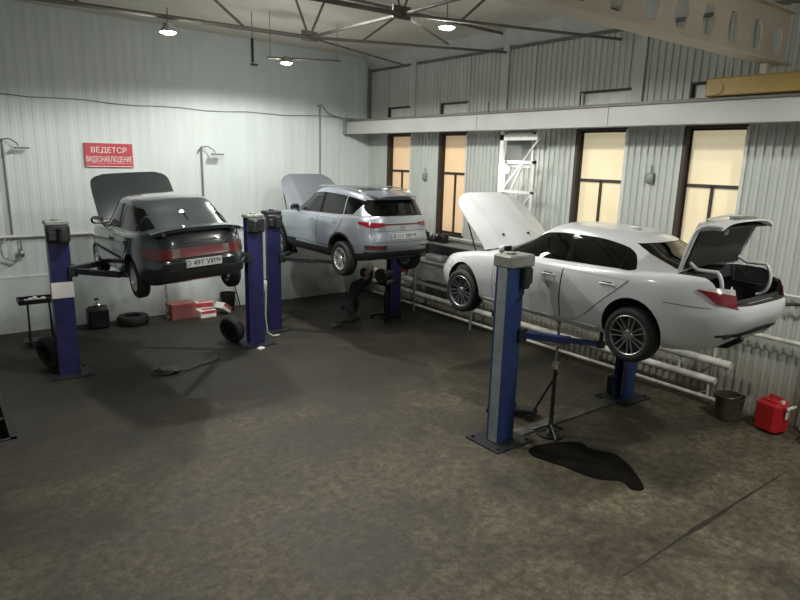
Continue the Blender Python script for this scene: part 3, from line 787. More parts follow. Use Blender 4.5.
    for sg in (-1, 1):
        r = MB(); r.tube([Vector((sg*.575, y, G.zd(.575, y)+(.0 if y in (-.3, 1.35) else .035))) for y in [-.3, -.22]+rng(-.1, 1.2, 8)+[1.27, 1.35]], .014, 8); r.build('roof_rail', M['chrome'], root, 60)
    sp = MB(); ruled(lambda a, b_: Vector((b_, a, G.zd(b_, max(a, -.45))+.004-.12*max(0, -.45-a)-.10*max(0, abs(b_)-.3)*max(0, -.36-a)/.3)), rng(-.68, -.36, 8), lambda y: -.46-.25*(y+.68), lambda y: .46+.25*(y+.68), 12, 0, .03, Vector((0, 0, 1)), mb=sp); sp.build('roof_spoiler', M['silver_paint'], root, 50)
    an = MB(); an.box((-.025, -.32, G.zd(0, -.2)-.01), (.025, -.12, G.zd(0, -.2)+.055), .02); an.build('roof_antenna', M['silver_paint'], root, 50)
    # tailgate creases, plate, badge
    tg = MB()
    for z, w in ((.86, .62), (.655, .60)):
        tg.tube([L.end(x, z)+Vector((0, .0, 0)) for x in rng(-w, w, 16)], .004, 6)
    for sg in (-1, 1): tg.tube([L.end(sg*(.66), z) for z in rng(.68, .93, 5)], .004, 6)
    tg.build('tailgate_seam', M['liner'], root)
    y = L.end(.0, .76).y
    rc = MB(); rc.box((-.31, y-.008, .69), (.31, y+.03, .835), .01); rc.build('plate_recess', M['silver_paint'], root)
    p = MB(); p.box((-.27, y-.018, .705), (.27, y-.006, .82), .003); po = p.build('number_plate', M['plate'], root)
    t = MB(); text_mesh(t, 'В 111 УК', .105, Matrix.Translation((-.055, y-.020, .762)) @ RX90, .002); text_mesh(t, '174', .07, Matrix.Translation((.215, y-.020, .775)) @ RX90, .002)
    t.box((.155, y-.0195, .71), (.159, y-.017, .815)); t.build('plate_text', M['plate_ink'], po)
    bd = MB(); T = Matrix.Translation((0, L.end(0, .905).y-.004, .905)) @ RX90
    bd.tube([T @ Vector((.065*math.cos(a), .034*math.sin(a), 0)) for a in rng(0, 2*PI*23/24, 23)], .006, 6, True); text_mesh(bd, 'KIA', .042, T, .003)
    bd.build('badge', M['chrome'], root, 40)
    lt = MB(); text_mesh(lt, 'SPORTAGE', .05, Matrix.Translation((-.52, L.end(.52, .875).y-.004, .875)) @ RX90, .003); lt.build('badge_lettering', M['chrome'], root)
    wp_ = MB(); wp_.tube([G.end(0, 1.13)+Vector((0, -.02, 0)), G.end(.36, 1.16)+Vector((0, -.02, 0))], .010, 6); wp_.box((-.04, G.end(0, 1.12).y-.04, 1.10), (.04, G.end(0, 1.12).y, 1.14), .01); wp_.build('rear_wiper', M['black_plastic'], root, 40)
    return root

# ------------------------------------------------------------------ the dark hatchback
def hatchback():
    L = Shell(.84, [(-.86, .30), (-.6, .22), (-.2, .19), (2.5, .19), (3.0, .21), (3.31, .27)],
              [(-.86, .97), (-.5, .965), (.2, .92), (1.2, .90), (2.05, .885), (2.5, .85), (3.0, .76), (3.2, .70), (3.31, .62)],
              [(0, -.80), (.15, -.85), (.38, -.87), (.44, -.83), (.7, -.80), (.92, -.76), (1, -.73)],
              [(0, 3.2), (.2, 3.30), (.5, 3.31), (.8, 3.25), (1, 3.16)],
              [(0, .89), (.1, .965), (.3, .995), (.5, 1.0), (.75, .985), (.9, .965), (.96, .945), (1, .905)],
              [(-.86, .945), (-.3, .985), (.3, 1.), (2.2, 1.), (2.8, .98), (3.31, .92)], .05, 3.8, 5.2)
    G = Shell(.745, [(0, .83)], [(-.1, 1.28), (.2, 1.345), (.6, 1.385), (1.0, 1.395), (1.3, 1.375), (1.6, 1.32)],
              [(0, -.74), (.25, -.62), (.45, -.44), (.8, -.10), (.94, .06), (1, .18)],
              [(0, 2.32), (.2, 2.08), (.45, 1.86), (.8, 1.55), (.95, 1.40), (1, 1.28)],
              [(0, 1.02), (.2, .98), (.5, .91), (.75, .845), (.88, .80), (.95, .76), (1, .66)], None, .03, 4.5, 4.6)
    CV = Shell(.68, [(0, .30)], [(-.1, 1.26), (.2, 1.30), (.6, 1.335), (1.3, 1.32)],
               [(0, -.40), (.5, -.45), (.68, -.42), (.85, -.12), (1, .2)], [(0, 1.85), (.5, 1.9), (.66, 1.82), (.85, 1.55), (1, 1.22)],
               [(0, .95), (.6, 1.0), (.8, .88), (1, .76)], None, .02, 5, 5, 80)
    top = pchip([(-.42, 1.05), (-.3, 1.13), (-.05, 1.235), (.3, 1.29), (.8, 1.31), (1.15, 1.30), (1.4, 1.235), (1.7, 1.08), (1.95, .93)])
    bot = lin([(-.42, 1.02), (-.3, .975), (.3, .945), (1.95, .915)])
    S = dict(name='hatchback_car', label='dark green-black hatchback car with number plate on a lift at the left', loc=(3.16, 9.72, 1.645), roll=-.058,
        lower=L, green=G, cavity=CV, paint=M['dark_paint'], wb=2.492, R=.288, rimR=.185, ww=.18, track=1.42, wheel_z=.225, arch_z=.30, arch_r=.325, wdz=(.01, -.045, .01, -.045),
        side_windows=[('quarter_window', rng(-.40, -.10, 6), bot, top), ('rear_door_window', rng(-.06, .76, 9), bot, top), ('front_door_window', rng(.84, 1.90, 12), bot, top)],
        pillars=[(-.10, -.06, bot, top), (.76, .84, bot, top)],
        windshield=dict(z0=.93, z1=1.295, w=lin([(.93, .64), (1.295, .50)]), ya=1.35, yb=3.0),
        backlight=dict(z0=1.00, z1=1.285, w=lin([(1.0, .58), (1.285, .49)]), ya=-1.4, yb=.12),
        hood=dict(y0=2.20, y1=3.14, w=pchip([(2.2, .71), (2.7, .71), (2.98, .69), (3.08, .63), (3.14, .46)]), zfloor=.5, angle=1.12, creases=[]),
        doors=[('front_door', rng(.27, .85, 12), lambda z: .82, pchip([(.27, 1.88), (.85, 1.90)]), .98, .76),
               ('rear_door', rng(.27, .85, 12), pchip([(.27, .46), (.5, .34), (.7, .12), (.85, 0.)]), lambda z: .80, .14, .78)],
        handle=M['dark_paint'], mirror=(1.72, .96), mirror_mat=M['black_plastic'], spokes=8, rim_style='single', rim_mat=M['alloy_light'], seat_y=.9, exhaust=(.1, .38), glass=M['glass_dark_tint'],
        lamps=[dict(y=-.48, x=.42, z=.70, lo=const(.60), hi=const(.755), mat=M['dark_red_lens'], off=.012, name='tail_lamp'),
               dict(xo=.42, x=.32, z=.70, lo=const(.62), hi=const(.75), mat=M['dull_lens'], off=.012, name='reversing_lamp'),
               dict(xo=.32, x=.0, z=.70, lo=const(.62), hi=const(.75), mat=M['red_panel'], off=.010, name='lamp_panel')])
    root, L, G = build_car(S)
    y = L.end(0, .53).y
    p = MB(); p.box((-.265, y-.022, .475), (.265, y-.008, .59), .003); po = p.build('number_plate', M['plate'], root)
    t = MB(); text_mesh(t, 'О 497 УР', .105, Matrix.Translation((-.055, y-.024, .532)) @ RX90, .002); text_mesh(t, '96', .07, Matrix.Translation((.21, y-.024, .545)) @ RX90, .002)
    t.box((.155, y-.0235, .48), (.159, y-.021, .585)); t.build('plate_text', M['plate_ink'], po)
    sp = MB()
    pts = rng(-.66, .66, 20)
    def fs(a, b):
        e = abs(a)/.66; return Vector((a, -.87+.12*e*e+b*.20, 1.045-.07*e**3+.012*b))
    ruled(fs, pts, const(0), const(1), 4, 0, .05, Vector((0, 0, 1)), mb=sp)
    for sg in (-1, 1): sp.box((sg*.50-.03, -.80, .93), (sg*.50+.03, -.70, 1.01), .01)
    sp.build('tail_spoiler', M['dark_paint'], root, 40)
    bt = MB(); bt.tube([L.end(x, .84)+Vector((0, -.006, 0)) for x in rng(-.24, .24, 8)], .012, 8); bt.build('tailgate_trim', M['chrome'], root, 40)
    bp = MB(); ruled(lambda a, b: L.loop(a, b), rng(L.a_of(y=-.5, z=.4), -L.a_of(y=-.5, z=.4), 30), const(.30), const(.445), 3, .014, .03, Vector((0, -1, 0)), mb=bp); bp.build('rear_bumper', M['black_plastic'], root, 40)
    sm = MB()
    sm.tube([L.end(x, .585 if abs(x) > .3 else .61) for x in rng(-.66, .66, 16)], .004, 6)
    sm.build('panel_seam', M['liner'], root)
    for sg in (-1, 1):
        q = MB(); ruled(lambda a, b: L.side(a, b, sg), rng(.40, 2.1, 14), const(.50), const(.545), 2, .012, .016, Vector((sg, 0, 0)), mb=q); q.build('side_moulding', M['black_plastic'], root, 40)
    return root

M['worn_bar'] = mat('worn_floor_bar', (.16, .155, .13), .6, .1, .35, 5)
M['bench_grey'] = mat('bench_grey_paint', (.44, .46, .44), .5, .1, .2, 4)
M['glass_dark'] = mat('roof_glass', (.05, .055, .06), .12, 0, .05, 2, .5)
M['red_panel'] = mat('smoked_red_panel', (.16, .025, .03), .3, 0, .1, 20, .4)

# ================================================================== THE HALL
XW, YB, ZC = 9.92, 14.65, 6.05
X0, Y0 = -6.0, -4.5
def struct(o): o['kind'] = 'structure'; return o
# --- corrugated sheet helper: profile along u, height along z, rectangular openings
def sheet(name, u0, u1, z0, z1, place, m, pitch=.125, dep=.022, holes=(), flats=(), trapez=True):
    us = []; u = u0
    k = 0
    while u < u1:
        for f, d in ((0, 0), (.30, 0), (.42, 1), (.78, 1), (.90, 0)):
            w = u+f*pitch
            if w < u1: us.append((w, d*dep))
        u += pitch
    us.append((u1, 0))
    for (a, b, _, _) in holes:
        for e in (a, b): us.append((e, 0))
    us.sort()
    us = [p for i, p in enumerate(us) if i == 0 or p[0]-us[i-1][0] > 1e-5]
    us = [(u, 0 if any(a-.03 <= u <= b+.03 for a, b in flats) else d) for u, d in us]
    mb = MB(); th = .004
    for (a, da), (b, db) in zip(us, us[1:]):
        mid = (a+b)/2; zs = [(z0, z1)]
        for (h0, h1, hz0, hz1) in holes:
            if h0-1e-4 <= mid <= h1+1e-4:
                nz = []
                for (p, q) in zs:
                    if hz0 > p: nz.append((p, min(q, hz0)))
                    if hz1 < q: nz.append((max(p, hz1), q))
                zs = [s for s in nz if s[1]-s[0] > 1e-3]
        for (p, q) in zs:
            mb.add([place(a, da, p), place(b, db, p), place(b, db, q), place(a, da, q)], [(0, 1, 2, 3)])
    me = mb.mesh(name, fix=False)
    bm = bmesh.new(); bm.from_mesh(me); bmesh.ops.remove_doubles(bm, verts=bm.verts, dist=1e-4); bm.to_mesh(me); bm.free()
    return struct(link_mesh(name, me, m))
WIN = [(12.76, 13.70, 'o'), (10.70, 11.60, 'o'), (6.62, 7.635, 'c'), (4.58, 5.51, 'c'), (2.45, 3.42, 'c')]
VENT = (8.62, 9.62)
WZ0, WZ1 = 2.0, 4.31
holes = [(a, b, WZ0, WZ1) for a, b, _ in WIN]+[(a, b, 4.40, 4.98) for a, b, _ in WIN[:5]]
sheet('wall_right', Y0, YB, 0, ZC+.25, lambda u, d, z: (XW-d, u, z), M['wall_right'], .125, .024, holes, [(13.7, 14.7), (11.6, 12.76)] if False else [(13.75, 14.7)])
sheet('wall_back', X0, XW, 0, ZC+1.2, lambda u, d, z: (u, YB-d, z), M['wall_back'], .20, .0035)
for nm, bx in (('wall_left', ((X0-.1, Y0, 0), (X0, YB, ZC+1.2))), ('wall_front', ((X0, Y0-.1, 0), (XW, Y0, ZC+1.2)))):
    struct(MB().box(*bx).build(nm, M['wall_back']))
# outer masonry behind the sheeting, with the window recesses
ob = MB()
ys = sorted([Y0]+[v for a, b, _ in WIN for v in (a, b)]+[YB])
for i in range(len(ys)-1):
    a, b = ys[i], ys[i+1]
    if any(abs(a-w[0]) < 1e-6 for w in WIN): ob.box((XW+.02, a, 0), (XW+.30, b, WZ0)); ob.box((XW+.02, a, WZ1), (XW+.30, b, 4.36))
    else: ob.box((XW+.02, a, 0), (XW+.30, b, 4.36))
ob.box((XW+.07, Y0, 4.36), (XW+.30, YB, ZC+.25))
struct(ob.build('wall_outer', M['wall_right']))
# flat lower skirt on the back wall
sk = MB(); sk.box((X0, YB-.035, 0), (6.6, YB-.0, 1.14)); sk.box((X0, YB-.045, 1.14), (6.6, YB, 1.17)); struct(sk.build('trim_1', M['wall_back']))
# ceiling rises gently to the left
def cz(x): return ZC+.25+max(0, (XW-x))*.018
cm = MB()
n = 26
xs = [X0+(XW-X0)*i/n for i in range(n+1)]
for i in range(n):
    a, b = xs[i], xs[i+1]
    cm.add([(a, Y0, cz(a)), (b, Y0, cz(b)), (b, YB, cz(b)), (a, YB, cz(a))], [(0, 1, 2, 3)])
cm.add([(X0, Y0, cz(X0)+.15), (XW+.3, Y0, cz(XW)+.15), (XW+.3, YB+.1, cz(XW)+.15), (X0, YB+.1, cz(X0)+.15)], [(0, 1, 2, 3)])
struct(link_mesh('ceiling', cm.mesh('ceiling', False), M['ceiling']))
cv = MB(); cv.prism([(XW, ZC-.06), (XW-.28, ZC+.26), (XW, ZC+.26)], 1, Y0, YB); struct(cv.build('trim_2', M['wall_right']))
# floor with a pit opening
PX0, PX1, PY0, PY1 = -.45, .60, 9.0, 13.2
fm = MB()
for a, b, c, d in ((X0, Y0, XW+.3, PY0), (X0, PY1, XW+.3, YB+.1), (X0, PY0, PX0, PY1), (PX1, PY0, XW+.3, PY1)):
    fm.add([(a, b, 0), (c, b, 0), (c, d, 0), (a, d, 0)], [(0, 1, 2, 3)])
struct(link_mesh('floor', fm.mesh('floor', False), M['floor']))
pt = thing('inspection_pit', 'open inspection pit cut into the floor at the left edge, steel kerbed', 'pit', (PX0, PY0, 0))
pm = MB()
x1, y1 = PX1-PX0, PY1-PY0
pm.add([(0,0,0),(x1,0,0),(x1,y1,0),(0,y1,0),(0,0,-1.3),(x1,0,-1.3),(x1,y1,-1.3),(0,y1,-1.3)], [(0,1,5,4),(1,2,6,5),(2,3,7,6),(3,0,4,7),(4,5,6,7)])
pm.build('pit_lining', M['pit_wall'], pt)
kb = MB(); kb.box((x1-.07, 0, -.08), (x1+.0, y1, .012)); kb.box((0, -.0, -.08), (x1, .06, .012)); kb.box((0, 0, -.08), (.07, y1, .012)); kb.box((x1-.20, .06, -.32), (x1-.15, y1, -.26))
kb.build('pit_kerb', M['oily'], pt)
for yq in (.9, 2.3):
    gr = MB(); gr.box((0, yq, -.1), (x1, yq+.1, -.04)); gr.build('pit_crossbar', M['oily'], pt)

# --- windows
for i, (a, b, c) in enumerate(WIN):
    wd = thing('window_%d' % (i+1), None, None, (XW+.12, (a+b)/2, WZ0)); wd['kind'] = 'structure'
    h = (b-a)/2; H = WZ1-WZ0; f = .035; zt_ = 3.41-WZ0
    fr = MB(); fr.box((.0, -h, 0), (.03, -h+f, H)); fr.box((-.03, h-f, 0), (.03, h, H)); fr.box((-.03, -h, 0), (.03, h, f)); fr.box((-.03, -h, H-f), (.03, h, H))
    fr.box((-.035, -h, zt_-.028), (.03, h, zt_+.028)); fr.box((-.035, -.022, f), (.03, .022, zt_)); fr.build('frame', M['dark_frame'], wd)
    rv = MB(); rv.box((-.145, h-.012, -.02), (.0, h+.05, H+.03)); rv.build('jamb', M['dark_frame'], wd)
    rv = MB(); rv.box((-.145, -h-.05, -.02), (.0, -h+.002, H+.03)); rv.build('jamb', M['white_enamel'], wd)
    sl = MB(); sl.box((-.17, -h-.03, -.045), (.0, h+.03, -.0)); sl.build('sill', M['dark_frame'], wd)
    hd = MB(); hd.box((-.155, -h-.02, H), (0, h+.02, H+.07)); hd.build('head', M['dark_frame'], wd)
    pn = MB(); pn.box((.0, -h+f, f), (.01, h-f, H-f)); pn.build('pane', M['pane_orange'] if c == 'o' else M['pane_cream'], wd)
# recessed panels over the windows in the upper sheeting
for i, (a, b, c) in enumerate(WIN):
    p = MB(); p.box((XW+.045, a, 4.36), (XW+.06, b, 4.99))
    struct(p.build('trim_%d' % (i+3), M['white_enamel']))
    q = MB(); q.box((XW-.035, a-.02, 4.975), (XW+.05, b+.02, 5.01)); q.box((XW-.03, b-.0, 4.36), (XW+.05, b+.035, 5.0)); struct(q.build('trim_%d' % (i+8), M['dark_frame']))
# upper pilasters
for i, (y, w) in enumerate(((12.66, .18), (9.57, .16), (6.47, .20), (3.37, .2), (.2, .2), (13.8, .07), (11.72, .06), (10.69, .05), (8.81, .05), (7.62, .05), (5.0, .05))):
    q = MB(); d = .07 if w > .1 else .03; q.box((XW-d, y-w/2, 4.4 if w < .1 else 4.4), (XW, y+w/2, ZC+.1)); struct(q.build('trim_%d' % (i+14), M['wall_right']))
q = MB(); q.tube([(XW-.05, YB-.06, 4.5), (XW-.05, YB-.06, ZC)], .045, 8); struct(q.build('trim_26', M['truss_grey']))
q = MB(); q.box((XW-.04, Y0, ZC-.10), (XW, YB, ZC-.04)); struct(q.build('trim_27', M['truss_grey']))

# --- grey vent window and white steel frame in front of it
vt = thing('boarded_vent', 'grey boarded ventilation opening behind the white steel frame', 'vent', (XW-.03, 9.12, 3.7))
v = MB(); v.box((-.02, -.42, -.05), (.0, .42, .55)); v.build('panel', M['grey_panel'], vt)
v = MB()
for a, b in (((-.03, -.45, -.08), (0, -.40, .6)), ((-.03, .40, -.08), (0, .45, .6)), ((-.03, -.45, .55), (0, .45, .6)), ((-.03, -.45, -.1), (0, .45, -.05))): v.box(a, b)
v.build('surround', M['white_enamel'], vt)
fx = XW-.42
sf = thing('steel_frame', 'tall white steel angle frame with diagonal braces hanging under the runway beam', 'frame', (fx, 8.83, 2.2))
v = MB(); v.box((-.05, .28, 0), (.05, .38, 2.12)); v.build('upright', M['white_enamel'], sf)
v = MB(); v.box((-.03, -.55, 0), (.03, -.49, 1.55)); v.build('upright', M['white_enamel'], sf)
v = MB(); v.box((-.05, -.60, 1.93), (.05, .38, 2.04)); v.build('top_rail', M['white_enamel'], sf)
v = MB(); v.box((-.03, -.55, 1.48), (.03, .28, 1.54)); v.build('cross_rail', M['white_enamel'], sf)
v = MB(); v.box((-.03, -.55, .90), (.03, .28, .95)); v.build('cross_rail', M['white_enamel'], sf)
for p, q in (((0, -.60, 1.95), (0, .28, .95)), ((0, -.60, 1.0), (0, .2, .1)), ((0, -.25, 1.5), (0, .05, .95))):
    v = MB(); v.tube([p, q], .022, 6); v.build('brace', M['white_enamel'], sf)
wl = thing('work_lamp', 'lit bulb-shaped work lamp hanging inside the white steel frame', 'lamp', (fx-.12, 8.95, 3.55))
v = MB(); v.lathe([(0, -.06), (.05, -.05), (.075, 0), (.06, .05), (.03, .08), (0, .09)], 20); v.build('bulb', M['work_lens'], wl, 60)
v = MB(); v.lathe([(0, .08), (.04, .08), (.045, .15), (.02, .17), (0, .17)], 16); v.tube([(0, 0, .16), (.05, .05, .28), (.12, .12, .3)], .012, 8); v.build('holder', M['lamp_body'], wl, 50)

# --- crane runway beam, bridge and end carriage
rb = thing('runway_beam', 'long white crane runway beam along the windowed wall', 'beam', (9.15, 5, 4.33))
v = MB(); v.box((-.05, Y0-5, .0), (.17, YB-5-.02, .30)); v.build('girder', M['beam_white'], rb)
v = MB(); v.box((-.09, Y0-5, .30), (.24, YB-5-.02, .325)); v.box((.04, Y0-5, .325), (.10, YB-5-.02, .36)); v.build('rail', M['truss_grey'], rb)
v = MB(); v.box((-.07, Y0-5, -.012), (.20, YB-5-.02, .0)); v.build('bottom_flange', M['beam_white'], rb)
for y in (14.3, 9.57, 6.47, 3.37, .2):
    v = MB(); v.box((.17, y-5-.05, .02), (.75, y-5+.05, .12)); v.box((-.06, y-5-.012, .0), (-.045, y-5+.012, .3)); v.build('bracket', M['beam_white'], rb)
v = MB(); v.box((-.11, 9.50, -.03), (.24, 9.60, .4), .01); v.build('end_stop', M['grey_panel'], rb)
v = MB(); v.tube([(-.09, 4.2, .30), (-.1, 4.2, .52)], .018, 6); v.build('rail_clamp', M['truss_grey'], rb)

br = thing('crane_bridge', 'cream castellated crane bridge girder crossing overhead with hexagonal web openings', 'crane', (2.2, 4.1, 5.09))
# web with hexagonal holes, built strip by strip
wb_ = MB(); pitch = .60; x_a, x_b = -4.2, 7.2; zA, zB = .02, .66; th = .012
hz0, hz1, hzm = .12, .47, .295
x = x_a
def quad(a, b, c, d):
    wb_.add([(p[0], -th, p[1]) for p in (a, b, c, d)]+[(p[0], th, p[1]) for p in (a, b, c, d)], [(0, 1, 2, 3), (7, 6, 5, 4), (0, 4, 5, 1), (1, 5, 6, 2), (2, 6, 7, 3), (3, 7, 4, 0)])
off = (3.53-x_a) % pitch
quad((x_a-1.0, zA), (x_a+off-pitch/2, zA), (x_a+off-pitch/2, zB), (x_a-1.0, zB))
cxs = []
c = x_a+off
while c < x_b: cxs.append(c); c += pitch
for c in cxs:
    l, r = c-pitch/2, c+pitch/2; a, b = .15, .09
    quad((l, zA), (c-a, zA), (c-a, hzm), (l, hzm)); quad((l, hzm), (c-a, hzm), (c-a, zB), (l, zB))
    quad((c+a, zA), (r, zA), (r, hzm), (c+a, hzm)); quad((c+a, hzm), (r, hzm), (r, zB), (c+a, zB))
    quad((c-a, zA), (c-b, zA), (c-b, hz0), (c-a, hzm)); quad((c+b, zA), (c+a, zA), (c+a, hzm), (c+b, hz0)); quad((c-b, zA), (c+b, zA), (c+b, hz0), (c-b, hz0))
    quad((c-a, hzm), (c-b, hz1), (c-b, zB), (c-a, zB)); quad((c+a, hzm), (c+a, zB), (c+b, zB), (c+b, hz1)); quad((c-b, hz1), (c+b, hz1), (c+b, zB), (c-b, zB))
wb_.build('web', M['crane_cream'], br)
xe = cxs[-1]+pitch/2
v = MB(); v.box((x_a-1.0, -.13, -.0), (xe, .13, .02)); v.build('bottom_flange', M['crane_cream'], br)
v = MB(); v.box((x_a-1.0, -.10, .66), (xe, .10, .68)); v.build('top_flange', M['crane_cream'], br)
v = MB(); v.box((x_a-1., -.05, .02), (xe, -.012, .055)); v.build('edge_angle', M['crane_cream'], br)
ec = thing('crane_end_carriage', 'yellow crane end carriage resting on the runway beam under the cream bridge', 'crane', (9.22, 4.0, 4.692))
v = MB(); v.box((-.11, -1.15, 0), (.11, .88, .25), .015); v.build('carriage_box', M['crane_yellow'], ec)
for y in (.70, -.9):
    v = MB(); v.lathe([(0, -.05), (.08, -.05), (.08, .05), (0, .05)], 24, Matrix.Translation((-.075, y, .10)) @ Matrix.Rotation(PI/2, 4, 'Y')); v.build('carriage_wheel', M['crane_yellow'], ec, 40)
v = MB(); v.box((-.05, .10, .25), (.06, .20, .40), .01); v.build('buffer_bracket', M['crane_cream'], ec)

# --- roof trusses (round bar bottom chords with struts)
def truss(y, nx, zn, label):
    t = thing('roof_truss', label, 'truss', (nx, y, zn), 0, 'roof trusses')
    zl = lambda x: zn-.015*(nx-x)
    v = MB(); v.tube([(X0-nx+.02, 0, -.11), (0, 0, 0)], .032, 8); v.tube([(0, 0, 0), (XW-nx-.03, 0, .30)], .024, 8); v.build('bottom_chord', M['truss_grey'], t, 50)
    v = MB(); v.box((X0-nx, -.05, cz(X0)-zn-.10), (-.0, .05, cz(nx)-zn-.0)) if False else ibeam(v, (X0-nx+.02, 0, cz(X0)-zn-.08), (XW-nx-.03, 0, cz(XW)-zn-.06), .045, .045); v.build('top_chord', M['truss_grey'], t)
    for dx in (-.32, .34, -2.2, 1.9, -4.5):
        v = MB(); base = 0 if abs(dx) < 1 else (dx+ (1.1 if dx < 0 else -.9)); zb_ = -.01 if base <= 0 else .05
        v.tube([(base if abs(dx) > 1 else 0, 0, zb_), (dx, 0, cz(nx+dx)-zn-.07)], .020, 6); v.build('strut', M['truss_grey'], t)
    v = MB(); v.box((-.14, -.012, -.06), (.14, .012, .10)); v.build('gusset', M['truss_grey'], t)
truss(9.57, 5.28, 5.60, 'grey roof truss nearest the back wall, passing over the dark hatchback')
truss(6.90, 5.15, 5.52, 'grey roof truss between the far truss and the crane bridge')
v = MB(); v.tube([(5.28, 9.57, 5.60), (5.15, 6.9, 5.52), (5.1, 2.0, 5.5)], .024, 8); tag(v.build('longitudinal_tie', M['truss_grey'], None, 50), 'long tie bar running from the far truss node towards the camera', 'tie bar')
v = MB(); v.tube([(5.15, 6.9, 5.52), (8.2, 9.5, 5.85)], .02, 6); tag(v.build('wind_brace', M['truss_grey']), 'thin diagonal brace from the near truss node to the windowed wall', 'brace')
v = MB(); v.tube([(5.28, 9.57, 5.60), (9.6, 12.6, 5.9)], .018, 6); tag(v.build('wind_brace', M['truss_grey']), 'thin diagonal brace running from the far truss node to the corner', 'brace')
v = MB(); v.tube([(5.54, 11.7, 5.54), (7.18, 11.7, 5.66)], .022, 8); v.tube([(5.6, 11.7, 5.55), (5.6, 11.7, cz(5.6))], .006, 6); v.tube([(7.1, 11.7, 5.66), (7.1, 11.7, cz(7.1))], .006, 6)
tag(v.build('lamp_bar', M['truss_grey'], None, 50), 'short grey hanging bar that carries the lamp nearest the corner', 'bar')
v = MB(); v.box((5.32, 11.92, 5.45), (5.37, 11.96, 5.90), .01); v.box((5.30, 11.92, 5.40), (5.45, 11.96, 5.44), .01); v.tube([(5.345, 11.94, 5.9), (5.345, 11.94, cz(5.345))], .006, 6)
tag(v.build('ceiling_hook', M['oily']), 'dark bent bracket hanging from the ceiling between the two far lamps', 'bracket')

# --- ceiling lamps
def lamp(loc, label, drop, power=420, group='ceiling lamps'):
    t = thing('ceiling_lamp', label, 'lamp', loc, 0, group)
    v = MB(); v.lathe([(0, .04), (.06, .04), (.065, .0), (.115, -.06), (.12, -.075), (.11, -.075), (0, -.055)], 28); v.build('housing', M['lamp_body'], t, 40)
    v = MB(); v.lathe([(0, -.10), (.05, -.104), (.10, -.086), (.112, -.068), (0, -.065)], 28); v.build('lens', M['lamp_lens'], t, 60)
    v = MB(); v.tube([(0, 0, .035), (0, 0, drop)], .008, 8); v.build('stem', M['truss_grey'], t)
    ld = bpy.data.lights.new('lamp_light', 'SPOT'); ld.energy = power; ld.spot_size = math.radians(173); ld.spot_blend = .22; ld.shadow_soft_size = .12; ld.color = (1., .985, .93)
    lo = bpy.data.objects.new('lamp_light', ld); COL.objects.link(lo); lo.location = (0, 0, -.13); lo.parent = t
    # the lens also throws a weak spill sideways and up past the housing rim
    ld = bpy.data.lights.new('lamp_spill', 'POINT'); ld.energy = power*.065; ld.shadow_soft_size = .13; ld.color = (1., .98, .92)
    lo = bpy.data.objects.new('lamp_spill', ld); COL.objects.link(lo); lo.location = (0, 0, -.26); lo.parent = t
LP = [((2.99, 9.50, 5.44), 'round lit ceiling lamp above the dark hatchback, left of the others', .25),
      ((5.94, 11.7, 5.56), 'round lit ceiling lamp nearest the far corner, on the short bar', .06),
      ((6.05, 7.05, 5.58), 'large bright ceiling lamp nearest the camera, over the middle of the hall', .6)]
LPW = [440, 480, 380]
for (l, lab, dr), pw in zip(LP, LPW): lamp(l, lab, dr, pw)
# lamps of the same row beyond the top of the frame and behind the camera
for l, pw in (((4.35, 7.7, 5.95), 190), ((.6, 6.2, 5.5), 110), ((7.2, .6, 5.5), 500), ((2.0, -2.0, 5.5), 150)):
    lamp(l, 'ceiling lamp further along the roof, above or behind the view', .3, pw, 'lamps further along the roof')
ld = bpy.data.lights.new('work_light', 'POINT'); ld.energy = 12; ld.shadow_soft_size = .07; ld.color = (1, .98, .93)
lo = bpy.data.objects.new('work_light', ld); COL.objects.link(lo); lo.parent = wl; lo.location = (-.10, -.02, -.02)

# --- things on the back wall
sg = thing('warning_sign', 'red sign with two rows of white lettering on the back wall', 'sign', (3.22, YB-.05, 3.62))
v = MB(); v.box((-.48, 0, -.25), (.48, .03, .25), .004); v.build('board', M['sign_red'], sg)
v = MB(); text_mesh(v, 'ВЕДЕТСЯ', .155, Matrix.Translation((.0, -.003, .105)) @ RX90, .002, 0); text_mesh(v, 'ВИДЕОНАБЛЮДЕНИЕ', .128, Matrix.Translation((0, -.003, -.085)) @ RX90 @ Matrix.Diagonal((.66, 1.25, 1, 1)), .002, 0); v.build('lettering', M['sign_white'], sg)
v = MB(); v.box((-.46, -.004, -.235), (.46, 0, -.222)); v.box((-.46, -.004, -.17), (.46, 0, -.165)); v.build('sign_line', M['sign_white'], sg)
pts = [(X0+.1, YB-.03, 4.76)]
for i in range(16):
    x = 1.3+7.6*i/15; pts.append((x, YB-.03, 4.74-.05*math.sin(PI*i/15)-.02*math.sin(i*1.7)))
v = MB(); v.tube(pts, .009, 6); tag(v.build('wall_cable', M['grey_panel']), 'thin dark cable strung across the back wall above the sign', 'cable')
v = MB(); v.tube([(X0+.1, YB-.07, 1.97), (6.2, YB-.07, 2.0)], .035, 10)
for x in (-3, -1, 1.2, 3.0, 5.5): v.box((x-.015, YB-.07, 1.95), (x+.015, YB, 1.99))
tag(v.build('wall_pipe', M['white_enamel'], None, 50), 'white horizontal pipe across the back wall behind the dark hatchback', 'pipe')
